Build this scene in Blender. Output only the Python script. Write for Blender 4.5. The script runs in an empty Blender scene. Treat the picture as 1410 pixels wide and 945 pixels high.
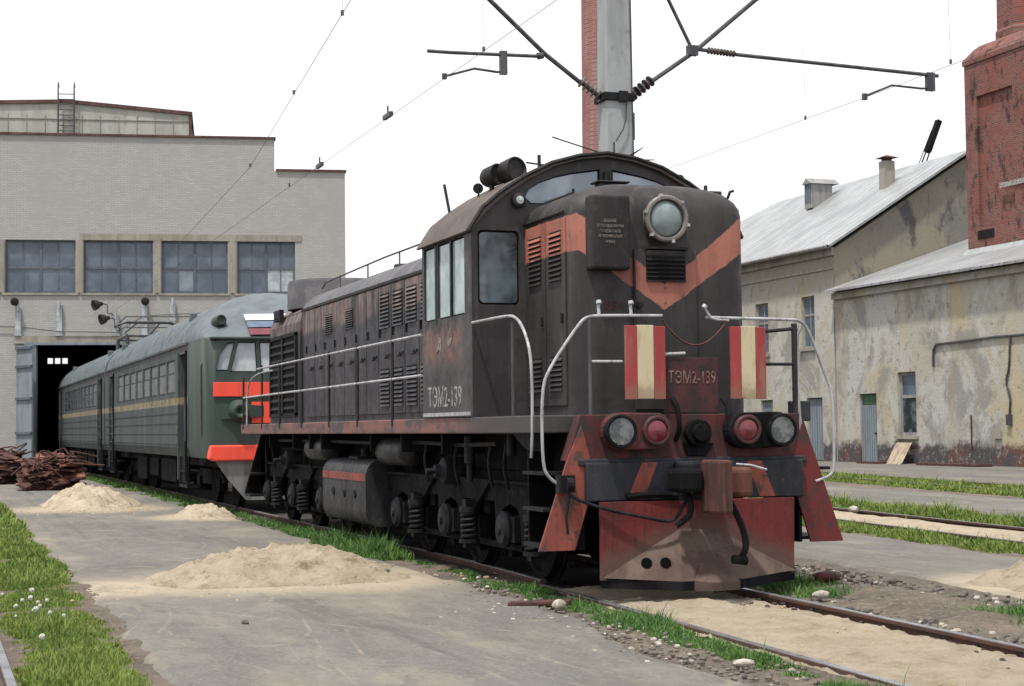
import bpy, math, random
import numpy as np
from mathutils import Vector, Matrix, noise as mn
random.seed(7); RNG = np.random.default_rng(7)
S = bpy.context.scene
COL = S.collection

# ---------------------------------------------------------------- camera
YAW, PITCH, ROLL = .3377, .0511, -.0108
cy, sy, cp, sp = math.cos(YAW), math.sin(YAW), math.cos(PITCH), math.sin(PITCH)
fw = Vector((sy*cp, cy*cp, sp)); rt = Vector((cy, -sy, 0)); up = rt.cross(fw)
c_, s_ = math.cos(ROLL), math.sin(ROLL)
rt, up = c_*rt + s_*up, -s_*rt + c_*up
cam = bpy.data.cameras.new("camera"); camo = bpy.data.objects.new("camera", cam); COL.objects.link(camo)
M4 = Matrix((rt, up, -fw)).transposed().to_4x4(); M4.translation = Vector((-6.9416, -14.5711, 1.579))
camo.matrix_world = M4
cam.sensor_width = 36; cam.sensor_fit = 'HORIZONTAL'; cam.lens = 2299.94/1410*36
cam.clip_start = .1; cam.clip_end = 3000
S.camera = camo

# ---------------------------------------------------------------- light
SUN_EL, SUN_AZ = 69, (-.80, -.60)          # towards the sun
W = bpy.data.worlds.new("World"); S.world = W; W.use_nodes = True
wn, wl = W.node_tree.nodes, W.node_tree.links
sky = wn.new('ShaderNodeTexSky'); sky.sky_type = 'NISHITA'; sky.sun_disc = False
sky.sun_elevation = math.radians(SUN_EL); sky.sun_rotation = math.atan2(SUN_AZ[0], SUN_AZ[1])
sky.air_density = 1.0; sky.dust_density = 4.0; sky.ozone_density = 1.0
hs = wn.new('ShaderNodeHueSaturation'); hs.inputs['Saturation'].default_value = .12
mx = wn.new('ShaderNodeMix'); mx.data_type = 'RGBA'; mx.inputs[0].default_value = .55
mx.inputs[7].default_value = (11.0, 11.2, 11.6, 1)      # thin bright cloud
wl.new(sky.outputs[0], hs.inputs['Color']); wl.new(hs.outputs[0], mx.inputs[6])
bgn = wn['Background']; wl.new(mx.outputs[2], bgn.inputs['Color']); bgn.inputs['Strength'].default_value = .092
sun = bpy.data.lights.new("sun", 'SUN'); suno = bpy.data.objects.new("sun", sun); COL.objects.link(suno)
sun.energy = 3.0; sun.angle = math.radians(3); sun.color = (1, .95, .87)
h_ = Vector((SUN_AZ[0], SUN_AZ[1], 0)).normalized(); e_ = math.radians(SUN_EL)
sd = Vector((h_.x*math.cos(e_), h_.y*math.cos(e_), math.sin(e_)))
suno.rotation_euler = sd.to_track_quat('Z', 'Y').to_euler()
S.view_settings.view_transform = 'Standard'; S.view_settings.look = 'None'
S.view_settings.exposure = .72; S.view_settings.gamma = 1

# ---------------------------------------------------------------- materials
def streaks(t, c, col, amt=.5):
    n = t.noise(1.0, 7, .75, t.mapping((9, 9, .35)))
    c = t.mix(t.ramp(n, .56, .68, 0, amt), c, col)
    chips = t.ramp(t.noise(38, 5, .8), .68, .72, 0, .7)
    return t.mix(chips, c, col)
class NT:
    def __init__(s, name, rough=.7, metallic=0., spec=.5):
        s.m = bpy.data.materials.new(name); s.m.use_nodes = True
        s.n, s.l = s.m.node_tree.nodes, s.m.node_tree.links
        s.b = s.n['Principled BSDF']; s.b.inputs['Roughness'].default_value = rough
        s.b.inputs['Metallic'].default_value = metallic; s.b.inputs['Specular IOR Level'].default_value = spec
        s.tc = s.n.new('ShaderNodeTexCoord')
        s.obj = s.tc.outputs['Object']
    def put(s, inp, v):
        if hasattr(v, 'links'): s.l.new(v, inp)
        elif isinstance(v, (tuple, list)): inp.default_value = tuple(v) + ((1,) if len(v) == 3 and inp.type == 'RGBA' else ())
        else: inp.default_value = v
    def mapping(s, scale=(1, 1, 1), rot=(0, 0, 0), loc=(0, 0, 0), vec=None):
        n = s.n.new('ShaderNodeMapping'); s.l.new(vec or s.obj, n.inputs[0])
        n.inputs['Scale'].default_value = scale; n.inputs['Rotation'].default_value = rot; n.inputs['Location'].default_value = loc
        return n.outputs[0]
    def noise(s, scale=5, detail=5, rough=.6, vec=None, dist=0):
        n = s.n.new('ShaderNodeTexNoise'); s.l.new(vec or s.obj, n.inputs['Vector'])
        n.inputs['Scale'].default_value = scale; n.inputs['Detail'].default_value = detail
        n.inputs['Roughness'].default_value = rough; n.inputs['Distortion'].default_value = dist
        return n.outputs['Fac']
    def ramp(s, f, lo, hi, a=0., b=1.):
        n = s.n.new('ShaderNodeMapRange'); n.interpolation_type = 'SMOOTHSTEP'
        s.put(n.inputs[0], f); s.put(n.inputs[1], lo); s.put(n.inputs[2], hi); n.inputs[3].default_value = a; n.inputs[4].default_value = b
        return n.outputs[0]
    def mth(s, op, a, b=0., c=0.):
        n = s.n.new('ShaderNodeMath'); n.operation = op; s.put(n.inputs[0], a); s.put(n.inputs[1], b); s.put(n.inputs[2], c)
        return n.outputs[0]
    def mix(s, f, a, b, blend='MIX'):
        n = s.n.new('ShaderNodeMix'); n.data_type = 'RGBA'; n.blend_type = blend
        s.put(n.inputs[0], f); s.put(n.inputs[6], a); s.put(n.inputs[7], b); return n.outputs[2]
    def sep(s, vec=None):
        n = s.n.new('ShaderNodeSeparateXYZ'); s.l.new(vec or s.obj, n.inputs[0]); return n.outputs
    def comb(s, x, y, z=0.):
        n = s.n.new('ShaderNodeCombineXYZ'); s.put(n.inputs[0], x); s.put(n.inputs[1], y); s.put(n.inputs[2], z); return n.outputs[0]
    def color(s, c): s.put(s.b.inputs['Base Color'], c)
    def rough(s, r): s.put(s.b.inputs['Roughness'], r)
    def bump(s, h, strength=.3, dist=.02):
        n = s.n.new('ShaderNodeBump'); n.inputs['Strength'].default_value = strength; n.inputs['Distance'].default_value = dist
        s.l.new(h, n.inputs['Height']); s.l.new(n.outputs[0], s.b.inputs['Normal'])

def weathered(name, base, alt, scale=2.5, lo=.42, hi=.62, dirt=None, dscale=9, dlo=.55, dhi=.72, rough=.65, metallic=0, bump=.15, bscale=60, streak=True, spec=.25):
    t = NT(name, rough, metallic, spec)
    v = t.mapping((1, 1, .18)) if streak else t.obj
    c = t.mix(t.ramp(t.noise(scale, 6, .65, v), lo, hi), base, alt)
    if dirt: c = t.mix(t.ramp(t.noise(dscale, 8, .7), dlo, dhi), c, dirt)
    t.color(c)
    t.rough(t.ramp(t.noise(scale*2, 4), .3, .7, max(.05, rough-.12), min(1, rough+.12)))
    if bump: t.bump(t.noise(bscale, 4), bump, .01)
    return t.m

def flat_glass(name, c, rough=.08, c2=None, scale=1.2):
    t = NT(name, rough, 0, .6)
    t.color(t.mix(t.ramp(t.noise(scale, 3), .4, .65), c, c2 or tuple(x*1.5 for x in c)))
    t.rough(t.ramp(t.noise(6, 5), .4, .7, rough, rough+.2))
    return t.m

BLACK = weathered('black_metal', (.014, .013, .014), (.026, .024, .024), 3, dirt=(.06, .045, .037), rough=.6)
UNDER = weathered('grimy_underframe', (.005, .005, .006), (.011, .011, .013), 4, dirt=(.028, .025, .023), dscale=6, dlo=.6, rough=.85, spec=.1)
def cab_material():
    t = NT('cab_paint', .5, 0, .3)
    v = t.mapping((1, 1, .18)); x, y, z = t.sep()
    c = t.mix(t.ramp(t.noise(2.2, 6, .65, v), .42, .62), (.029, .027, .029), (.048, .044, .045))
    c = t.mix(t.ramp(t.noise(9, 8, .7), .55, .72), c, (.036, .029, .027))
    w = t.mth('MULTIPLY_ADD', t.noise(5, 7, .75), .5, -.25)
    m = t.mth('MULTIPLY', t.ramp(t.mth('ADD', y, w), -5.55, -5.2), t.ramp(t.mth('ADD', y, w), -3.7, -4.1))
    m = t.mth('MULTIPLY', m, t.mth('MULTIPLY', t.ramp(t.mth('ADD', z, w), 2.2, 2.4), t.ramp(t.mth('ADD', z, w), 2.76, 2.62)))
    m = t.mth('MULTIPLY', m, t.ramp(x, -1.5, -1.53))
    c = t.mix(t.mth('MULTIPLY', m, t.ramp(t.noise(7, 8, .75), .35, .6, .15, .85)), c, (.165, .085, .066))
    t.color(streaks(t, c, (.10, .088, .084), .5)); t.bump(t.mth('ADD', t.noise(2.4, 2), t.mth('MULTIPLY', t.noise(50, 4), .1)), .22, .06); t.rough(t.ramp(t.noise(5, 4), .3, .7, .38, .62)); return t.m
CABM = cab_material()
CABROOF = weathered('cab_roof_paint', (.075, .062, .058), (.105, .086, .078), 3, dirt=(.07, .055, .05), streak=False, rough=.8)
REDP = weathered('dull_red_paint', (.125, .021, .021), (.075, .019, .02), 4, dirt=(.05, .03, .027), dlo=.46, dhi=.66, rough=.6)
ORANGEP = weathered('faded_orange_paint', (.22, .06, .043), (.15, .044, .036), 5, dirt=(.07, .045, .04), dlo=.5, dhi=.62, rough=.7)
DARKRED = weathered('dark_red_steel', (.085, .023, .022), (.045, .019, .019), 5, dirt=(.03, .024, .024), dlo=.45, dhi=.65, rough=.65)
BEAM = weathered('blue_black_steel', (.017, .019, .026), (.03, .031, .038), 4, dirt=(.06, .045, .04), rough=.6)
DUST = weathered('dusty_steel', (.10, .07, .058), (.068, .045, .038), 3, dirt=(.05, .03, .027), dlo=.5, dhi=.75, rough=.85, streak=False)
RUSTK = weathered('rusty_coupler', (.095, .038, .029), (.045, .024, .021), 8, dirt=(.04, .03, .026), rough=.75)
HOLE = NT('dark_opening', .95, 0, 0).m; HOLE.node_tree.nodes['Principled BSDF'].inputs['Base Color'].default_value = (.004, .004, .004, 1)
SILVER = weathered('silver_paint', (.33, .34, .36), (.20, .20, .21), 9, dirt=(.13, .10, .08), dlo=.58, dhi=.7, rough=.45, bump=0, spec=.5)
DARKPIPE = weathered('dark_pipe', (.045, .047, .055), (.08, .08, .085), 8, rough=.5, bump=0)
CAST = weathered('cast_steel', (.006, .0065, .008), (.015, .016, .019), 10, dirt=(.028, .024, .021), dlo=.62, rough=.65, spec=.18)
WHITEL = weathered('chalky_white_lettering', (.30, .285, .265), (.11, .10, .098), 14, .45, .62, rough=.8, streak=False, bump=0)
FAINTL = weathered('faded_lettering', (.24, .215, .20), (.10, .09, .085), 25, .42, .6, rough=.8, streak=False, bump=0)
RUBBER = weathered('rubber', (.008, .008, .008), (.016, .015, .014), 8, rough=.85, spec=.12)
GLASSCAB = flat_glass('cab_side_glass', (.17, .24, .235), .06, (.28, .36, .35), 2.5)  # pale green-blue base imitates the reflection on the side panes
GLASSF = flat_glass('windscreen_glass', (.20, .24, .29), .06, (.32, .37, .43), 1.6)  # opaque pale blue stands in for bright sky seen through the windscreen
GLASSD = flat_glass('dark_cab_glass', (.015, .022, .028), .06, (.10, .13, .15), 1.8)
LENS = flat_glass('lamp_glass', (.22, .26, .265), .05, (.62, .66, .67), 5)  # pale second colour paints highlight patches into the glass
REDLENS = flat_glass('red_lamp_glass', (.14, .02, .032), .25, (.11, .015, .022), 18)
t_ = NT('lamp_reflector', .14, .9)
t_.color(t_.mix(t_.ramp(t_.noise(7, 6), .35, .7), (.32, .34, .34), (.55, .57, .57))); CHROME = t_.m
DULLREF = weathered('dull_reflector', (.10, .11, .115), (.20, .21, .21), 9, rough=.25, metallic=.7, bump=0, streak=False)
BIGLENS = flat_glass('main_lamp_glass', (.15, .19, .195), .05, (.27, .32, .32), 3.5)

t_ = NT('grimy_plow_paint', .75, 0, .2)
x_, y_, z_ = t_.sep(); vv_ = t_.mapping((1, 1, .2))
c_p = t_.mix(t_.ramp(t_.noise(4, 7, .7, vv_), .4, .65), (.125, .022, .022), (.07, .02, .02))
c_p = t_.mix(t_.ramp(t_.noise(9, 8, .75, vv_), .5, .66), c_p, (.038, .021, .02))
hm_ = t_.mth('ADD', t_.mth('ADD', z_, t_.mth('MULTIPLY', t_.mth('ABSOLUTE', x_), .42)), t_.mth('MULTIPLY_ADD', t_.noise(5, 7, .75), .36, -.18))
c_p = t_.mix(t_.ramp(hm_, .92, .62, 0, .85), c_p, (.085, .058, .048))
t_.color(c_p); t_.bump(t_.mth('ADD', t_.noise(3, 2), t_.mth('MULTIPLY', t_.noise(40, 4), .2)), .3, .05); PLOWM = t_.m
def hood_material():
    t = NT('short_hood_paint', .6, 0, .3)
    x, y, z = t.sep()
    wob = t.mth('MULTIPLY_ADD', t.noise(7, 5), .07, -.035)
    ax = t.mth('ABSOLUTE', t.mth('ADD', x, .02))
    lo = t.mth('MINIMUM', t.mth('MULTIPLY_ADD', ax, .68, 2.735), 3.32)
    hi = t.mth('MINIMUM', t.mth('MULTIPLY_ADD', ax, .80, 2.99), 3.69)
    zz = t.mth('ADD', z, wob)
    m = t.mth('MULTIPLY', t.ramp(t.mth('SUBTRACT', zz, lo), -.006, .006), t.ramp(t.mth('SUBTRACT', hi, zz), -.006, .006))
    m = t.mth('MULTIPLY', m, t.ramp(t.noise(9, 8, .75), .30, .42))
    v = t.mapping((1, 1, .15))
    base = t.mix(t.ramp(t.noise(2.5, 6, .65, v), .4, .65), (.022, .0195, .021), (.038, .034, .035))
    base = t.mix(t.ramp(t.noise(11, 8, .7), .6, .76), base, (.06, .038, .034))
    org = t.mix(t.ramp(t.noise(5, 7, .7, v), .4, .7), (.30, .115, .085), (.21, .078, .06))
    t.color(streaks(t, t.mix(m, base, org), (.095, .08, .076), .45)); t.bump(t.mth('ADD', t.noise(2.6, 2), t.mth('MULTIPLY', t.noise(45, 4), .12)), .22, .06)
    t.rough(t.ramp(t.noise(5, 4), .3, .7, .42, .75))
    return t.m
HOODM = hood_material()
def longhood_material(name, zlo, zhi, amt):
    t = NT(name, .6, 0, .3)
    x, y, z = t.sep()
    v = t.mapping((1, 1, .12))
    zz = t.mth('ADD', z, t.mth('MULTIPLY_ADD', t.noise(3, 6, .7), .3, -.15))
    m = t.mth('MULTIPLY', t.ramp(zz, zlo, zlo+.12), t.ramp(t.mth('MULTIPLY', zz, -1), -zhi-.05, -zhi))
    m = t.mth('MULTIPLY', m, t.ramp(t.noise(4, 8, .75, v), .40, .58, 0, amt))
    base = t.mix(t.ramp(t.noise(2, 6, .65, v), .4, .65), (.026, .0255, .031), (.046, .044, .050))
    base = t.mix(t.ramp(t.noise(9, 8, .7), .6, .75), base, (.11, .075, .065))
    org = t.mix(t.ramp(t.noise(5, 7, .7, v), .4, .7), (.29, .20, .17), (.22, .14, .12))
    t.color(streaks(t, t.mix(m, base, org), (.10, .09, .088), .5)); t.bump(t.mth('ADD', t.noise(2.6, 2), t.mth('MULTIPLY', t.noise(45, 4), .12)), .22, .06)
    t.rough(t.ramp(t.noise(5, 4), .3, .7, .42, .7))
    return t.m
LHM = longhood_material('long_hood_paint', 3.14, 3.62, .55)
RADM = longhood_material('radiator_paint', 3.22, 3.75, .55)
LHROOF = weathered('hood_roof_paint', (.075, .075, .082), (.12, .117, .122), 3, dirt=(.075, .06, .055), streak=False, rough=.65)
def sill_material():
    t = NT('worn_sill_paint', .65)
    v = t.mapping((.6, .6, 1.5))
    m = t.ramp(t.noise(2.2, 8, .7, v), .40, .56)
    x, y, z = t.sep()
    m = t.mth('MULTIPLY', m, t.ramp(y, -6.2, -4.6))
    c = t.mix(m, (.042, .035, .037), (.16, .066, .056))
    c = t.mix(t.ramp(t.noise(14, 7, .7), .55, .7), c, (.09, .06, .055))
    t.color(c); t.bump(t.noise(40, 4), .2, .01); return t.m
SILLM = sill_material()

def brick_material(name, c1, c2, mortar, scale=1., bw=.26, bh=.077, stain=None, slo=.5, shi=.7, sscale=.5, msize=.012, bump=.35):
    t = NT(name, .9, 0, .2)
    x, y, z = t.sep()
    vec = t.comb(t.mth('ADD', x, y), z, 0)
    n = t.n.new('ShaderNodeTexBrick'); t.l.new(vec, n.inputs['Vector'])
    n.inputs['Scale'].default_value = scale; n.inputs['Brick Width'].default_value = bw; n.inputs['Row Height'].default_value = bh
    n.inputs['Mortar Size'].default_value = msize; n.inputs['Bias'].default_value = 0
    t.put(n.inputs['Color1'], c1); t.put(n.inputs['Color2'], c2); t.put(n.inputs['Mortar'], mortar)
    c = n.outputs['Color']
    c = t.mix(t.ramp(t.noise(1.3, 8, .7), .35, .7, 0, .55), c, t.mix(.5, c1, (.5, .46, .38), 'MULTIPLY'))
    if stain: c = t.mix(t.ramp(t.noise(sscale, 8, .7, t.mapping((1, 1, .45))), slo, shi), c, stain)
    t.color(c); t.bump(n.outputs['Fac'], -bump, .01); return t.m
SHEDBRICK = brick_material('pale_silicate_brick', (.37, .366, .352), (.32, .317, .307), (.265, .263, .256), stain=(.285, .284, .278), slo=.48, shi=.72, sscale=.35)
REDBRICK = brick_material('red_brick', (.25, .062, .05), (.09, .034, .032), (.15, .115, .10), bw=.27, bh=.085, stain=(.045, .03, .03), slo=.52, shi=.64, sscale=2.2, msize=.022)
PINKBRICK = brick_material('pinkish_brick', (.27, .115, .10), (.17, .075, .07), (.27, .19, .17), bw=.5, bh=.16, msize=.03, stain=(.17, .085, .075), sscale=.8)
CONC = weathered('concrete', (.30, .315, .325), (.24, .25, .258), 2.5, dirt=(.17, .165, .155), dscale=5, rough=.9, bump=.2)
PLINTHC = weathered('worn_concrete_trim', (.28, .26, .22), (.21, .195, .165), 2, dirt=(.15, .13, .11), rough=.9)
TRIM = weathered('brown_flashing', (.07, .04, .032), (.11, .062, .048), 3, rough=.8)
SHEETG = weathered('grey_green_sheet', (.36, .365, .32), (.29, .295, .265), 1.6, dirt=(.2, .19, .165), dscale=3, rough=.7)
PANE = flat_glass('sky_tinted_glass', (.055, .078, .11), .12, (.10, .13, .17), .8)  # blue-grey base colour holds the sky reflected in the panes
PANEW = flat_glass('pale_industrial_glass', (.24, .28, .31), .15, (.36, .40, .42), 3)
FRAMEB = weathered('blue_grey_frame', (.075, .09, .115), (.11, .125, .145), 4, rough=.7)
BLUEDOOR = weathered('blue_grey_door_paint', (.185, .22, .25), (.145, .17, .19), 3, dirt=(.12, .12, .115), rough=.75)
GREENP = weathered('green_paint', (.06, .115, .065), (.045, .085, .052), 4, rough=.7)
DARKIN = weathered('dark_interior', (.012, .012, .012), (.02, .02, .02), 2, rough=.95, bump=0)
WOODF = weathered('grey_window_wood', (.24, .235, .235), (.17, .165, .165), 5, rough=.8)
WOODP = weathered('weathered_planks', (.33, .27, .2), (.22, .17, .13), 5, dirt=(.1, .07, .05), rough=.85)

def plaster(name, grey=False):
    t = NT(name, .95, 0, .2)
    x, y, z = t.sep()
    v = t.mapping((1, 1, .55))
    n1 = t.noise(.30, 8, .62, v, .6); n2 = t.noise(.55, 9, .75, v, .5); n3 = t.noise(2.2, 9, .75); n4 = t.noise(.6, 7, .7, t.mapping((1, 1.6, .22)))
    if grey:
        c = t.mix(t.ramp(n1, .4, .62), (.235, .215, .165), (.16, .155, .145))
        c = t.mix(t.ramp(n2, .52, .62), c, (.09, .085, .088)); c = t.mix(t.ramp(n3, .62, .7), c, (.27, .25, .22))
    else:
        c = t.mix(t.ramp(n1, .38, .54), (.385, .33, .22), (.345, .33, .28))
        c = t.mix(t.ramp(n2, .46, .56), c, (.385, .38, .36))
        c = t.mix(t.ramp(t.noise(.35, 8, .7, t.mapping((1, 1, .8), (0, 0, 0), (7, 3, 1)), .8), .5, .6, 0, .8), c, (.215, .21, .195))
        c = t.mix(t.ramp(n4, .54, .70), c, (.27, .235, .18))
        c = t.mix(t.ramp(n3, .54, .64), c, (.22, .20, .165))
        c = t.mix(t.ramp(t.noise(1.6, 9, .8), .62, .68), c, (.22, .19, .16))
        top = t.ramp(t.mth('ADD', z, t.mth('MULTIPLY', t.noise(.8, 7, .75, t.mapping((1, 1, .15))), 2.2)), 7.7, 9.6)
        c = t.mix(t.mth('MULTIPLY', top, .65), c, (.20, .165, .125))
        low = t.ramp(t.mth('ADD', z, t.mth('MULTIPLY', t.noise(1.3, 8, .75), 1.6)), 1.75, 1.35)
        brick = t.mix(t.ramp(t.noise(.6, 8, .7), .42, .52), (.115, .06, .05), (.065, .062, .066))
        brick = t.mix(t.ramp(t.noise(3, 8, .8), .52, .62), brick, (.23, .205, .18))
        c = t.mix(low, c, brick)
    t.color(c); t.bump(t.noise(9, 8, .7), .5, .04); return t.m
PLASTER = plaster('peeling_ochre_plaster'); PLASTERG = plaster('shaded_grey_plaster', True)  # grey copy has the shade of walls turned from the sun painted in
def sheet_roof(name):
    t = NT(name, .45, .35, .5)
    x, y, z = t.sep()
    seam = t.mth('PINGPONG', y, .35)
    c = t.mix(t.ramp(t.noise(.8, 7, .7, t.mapping((.3, 1, 1))), .38, .64), (.34, .35, .36), (.24, .25, .26))
    c = t.mix(t.ramp(t.noise(1.6, 8, .75, t.mapping((.2, 2.2, .2))), .50, .66), c, (.19, .185, .18))
    c = t.mix(t.ramp(t.noise(2.5, 8, .75), .58, .7), c, (.20, .185, .17))
    c = t.mix(t.ramp(seam, .05, .01, 0, .7), c, (.12, .12, .125))
    t.color(c); t.bump(t.ramp(seam, .05, 0), .8, .04); return t.m
SHEETROOF = sheet_roof('weathered_sheet_roof')

def emu_side_material(name):
    t = NT(name, .6, 0, .2)
    x, y, z = t.sep()
    v = t.mapping((1, 1, .2))
    c = t.mix(t.ramp(t.noise(1.5, 6, .7, v), .4, .65), (.044, .054, .056), (.072, .083, .086))
    c = t.mix(t.ramp(t.noise(6, 7, .7, v), .56, .7), c, (.13, .115, .095))
    band = t.mth('MULTIPLY', t.ramp(z, 2.165, 2.18), t.ramp(z, 2.335, 2.32))
    c = t.mix(t.mth('MULTIPLY', band, t.ramp(t.noise(5, 6, .7),   .35, .6, .1, .8)), c, (.30, .24, .135))
    t.color(c)
    g = t.mth('PINGPONG', t.mth('SUBTRACT', z, 1.12), .15)
    gm = t.mth('MULTIPLY', t.ramp(g, .03, 0), t.ramp(z, 2.1, 2.05))
    t.bump(gm, -.9, .05); return t.m
EMUSIDE = emu_side_material('grey_green_coach_paint')
EMUROOF = weathered('coach_roof_paint', (.10, .122, .135), (.07, .082, .09), 2, dirt=(.05, .052, .052), dscale=4, rough=.6, streak=False)
EMUGREEN = weathered('dark_green_paint', (.032, .052, .045), (.055, .072, .065), 2.5, dirt=(.085, .085, .075), rough=.45)
FLUO = weathered('bright_orange_red_paint', (.80, .085, .05), (.68, .08, .055), 4, rough=.5, bump=0)
def flag_stripes(name, cols, axis, lims):
    t = NT(name, .6); q = t.sep()[axis]; c = cols[0]
    for col, l in zip(cols[1:], lims): c = t.mix(t.ramp(q, l-.003, l+.003), c, col)
    c = t.mix(t.ramp(t.noise(5, 8, .72, t.mapping((2.5, 1, .35))), .5, .72, 0, .75), c, (.20, .13, .08)); zz_ = t.mth('ADD', t.sep()[2], t.mth('MULTIPLY', t.noise(6, 7, .75), .5))
    c = t.mix(t.ramp(zz_, 2.32, 2.12, 0, .6), c, (.16, .10, .065)); t.color(c); return t.m
RUST = weathered('rusted_scrap', (.082, .036, .028), (.045, .026, .023), 7, dirt=(.035, .022, .02), rough=.85, streak=False)
RUSTL = weathered('light_rust_scrap', (.19, .085, .06), (.12, .055, .042), 7, rough=.85, streak=False)
RAILTOP = weathered('polished_rail_steel', (.28, .29, .31), (.20, .20, .22), 5, rough=.32, metallic=.6, streak=False, bump=0)
RAILSIDE = weathered('rusty_rail_steel', (.085, .045, .034), (.055, .035, .03), 6, rough=.85, streak=False)
INSUL = weathered('dark_porcelain', (.05, .04, .04), (.09, .075, .07), 9, rough=.35, bump=0)
WIRE = weathered('oxidised_wire', (.07, .068, .066), (.1, .098, .095), 9, rough=.6, bump=0)

# ground materials
def ground_mat():
    t = NT('dirt_ground', .95, 0, .2)
    c = t.mix(t.ramp(t.noise(1.1, 8, .7), .38, .62), (.155, .125, .10), (.095, .078, .066))
    c = t.mix(t.ramp(t.noise(14, 8, .75), .5, .68), c, (.24, .205, .165))
    c = t.mix(t.ramp(t.noise(40, 4, .7), .6, .7), c, (.06, .05, .045))
    t.color(c); t.bump(t.noise(22, 8, .75), .8, .05); return t.m
def asphalt_mat(name, dust, spots=()):
    t = NT(name, .9, 0, .25)
    v = t.mapping((1, .35, 1))
    c = t.mix(t.ramp(t.noise(.55, 8, .7, v), .36, .64), (.086, .083, .078), (.124, .119, .110))
    c = t.mix(t.ramp(t.noise(3.5, 8, .75), .48, .7), c, (.082, .079, .075))
    c = t.mix(t.ramp(t.noise(.9, 7, .75, t.mapping((1, .6, 1), (0, 0, .3), (4, 9, 0))), .56, .72, 0, .7), c, (.07, .068, .066))
    c = t.mix(t.ramp(t.noise(25, 6, .8), .46, .66, 0, .75), c, (.165, .154, .135))
    c = t.mix(t.ramp(t.noise(32, 6, .8), .54, .66, 0, .7), c, (.055, .053, .05))
    c = t.mix(t.ramp(t.noise(70, 3, .6), .56, .7, 0, .5), c, (.22, .21, .19))
    # crack network
    vo = t.n.new('ShaderNodeTexVoronoi'); vo.feature = 'DISTANCE_TO_EDGE'; vo.inputs['Scale'].default_value = .42
    wv = t.n.new('ShaderNodeVectorMath'); wv.operation = 'ADD'; t.l.new(t.obj, wv.inputs[0])
    nz = t.n.new('ShaderNodeTexNoise'); nz.inputs['Scale'].default_value = 1.6; nz.inputs['Detail'].default_value = 6; t.l.new(t.obj, nz.inputs['Vector']); t.l.new(nz.outputs['Color'], wv.inputs[1])
    t.l.new(wv.outputs[0], vo.inputs['Vector'])
    cr = t.mth('MULTIPLY', t.ramp(vo.outputs['Distance'], .011, .003), t.ramp(t.noise(.7, 3), .45, .6))
    c = t.mix(t.mth('MULTIPLY', cr, .5), c, (.07, .066, .06))
    dmask = t.ramp(t.noise(.8, 9, .72, v), .44, .74, 0, dust)
    x, y, z = t.sep()
    for (px, py, rx, ry) in spots:
        d = t.mth('SQRT', t.mth('ADD', t.mth('POWER', t.mth('MULTIPLY', t.mth('SUBTRACT', x, px), 1/rx), 2), t.mth('POWER', t.mth('MULTIPLY', t.mth('SUBTRACT', y, py), 1/ry), 2)))
        d = t.mth('ADD', d, t.mth('MULTIPLY_ADD', t.noise(1.1, 9, .75, v), 1.7, -.85))
        dmask = t.mth('MAXIMUM', dmask, t.mth('MULTIPLY', t.ramp(d, 1.25, .45, 0, .9), t.ramp(t.noise(2.2, 9, .75, v), .30, .55, .35, 1)))
    ty = t.ramp(t.noise(1.0, 6, .6, t.mapping((3.2, .10, 1), (0, 0, .06))), .54, .66, 0, .45)
    c = t.mix(ty, c, (.062, .06, .058))
    # thin drag marks of spilt sand
    for sc_, rot, off in ((.34, .35, 0), (.27, -.5, 13), (.42, .9, 31)):
        nf = t.noise(sc_, 0, .5, t.mapping((1.5, .55, 1), (0, 0, rot), (off, off, 0)), .25)
        for lv in (.42, .5, .57):
            ln = t.ramp(t.mth('ABSOLUTE', t.mth('SUBTRACT', nf, lv)), .008, .001)
            dmask = t.mth('MAXIMUM', dmask, t.mth('MULTIPLY', ln, t.ramp(t.noise(.9, 6, .75, t.mapping((1, 1, 1), (0, 0, 0), (off+lv*30, 0, 0))), .46, .64, 0, .34)))
    c = t.mix(dmask, c, (.33, .275, .20))
    t.color(c); t.bump(t.noise(60, 5, .7), .35, .012); return t.m
def sand_mat(name, dark=.0):
    t = NT(name, .95, 0, .15)
    c = t.mix(t.ramp(t.noise(2.5, 8, .7), .36, .66), (.53, .45, .345), (.42, .35, .26))
    c = t.mix(t.ramp(t.noise(3.2, 9, .8), .50, .64, 0, .35+dark), c, (.24, .165, .10))
    c = t.mix(t.ramp(t.noise(50, 4, .7), .58, .72, 0, .6), c, (.55, .48, .37))
    t.color(c); t.bump(t.noise(14, 10, .78), 1.0, .09); return t.m
GROUND = ground_mat(); SAND = sand_mat('dry_sand', .5); SANDBED = sand_mat('pale_sand', .05)
ASPH = asphalt_mat('dusty_asphalt', .45, [(-3.2, 3.6, 2.6, 2.0), (-3.6, 22.6, 1.9, 2.4), (-1.9, 17.6, 1.2, 1.7), (-5.1, 3.4, .8, 1.2)])
ASPH2 = asphalt_mat('grey_asphalt', .3, [(3.9, -.6, 2.0, 1.8)])
def grass_mat(name, a, b, dry):
    t = NT(name, .6, 0, .25)
    c = t.mix(t.ramp(t.noise(1.3, 5, .6), .38, .62), a, b)
    c = t.mix(t.ramp(t.noise(26, 4, .7), .54, .66), c, dry)
    c = t.mix(t.ramp(t.noise(2.6, 5, .7), .58, .72, 0, .6), c, dry)
    t.color(c); t.b.inputs['Subsurface Weight'].default_value = 0
    return t.m
GRASSM = grass_mat('grass_green', (.095, .16, .026), (.165, .215, .045), (.24, .22, .09))
WEEDM = grass_mat('weed_green', (.055, .13, .03), (.09, .17, .04), (.13, .17, .06))

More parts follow.
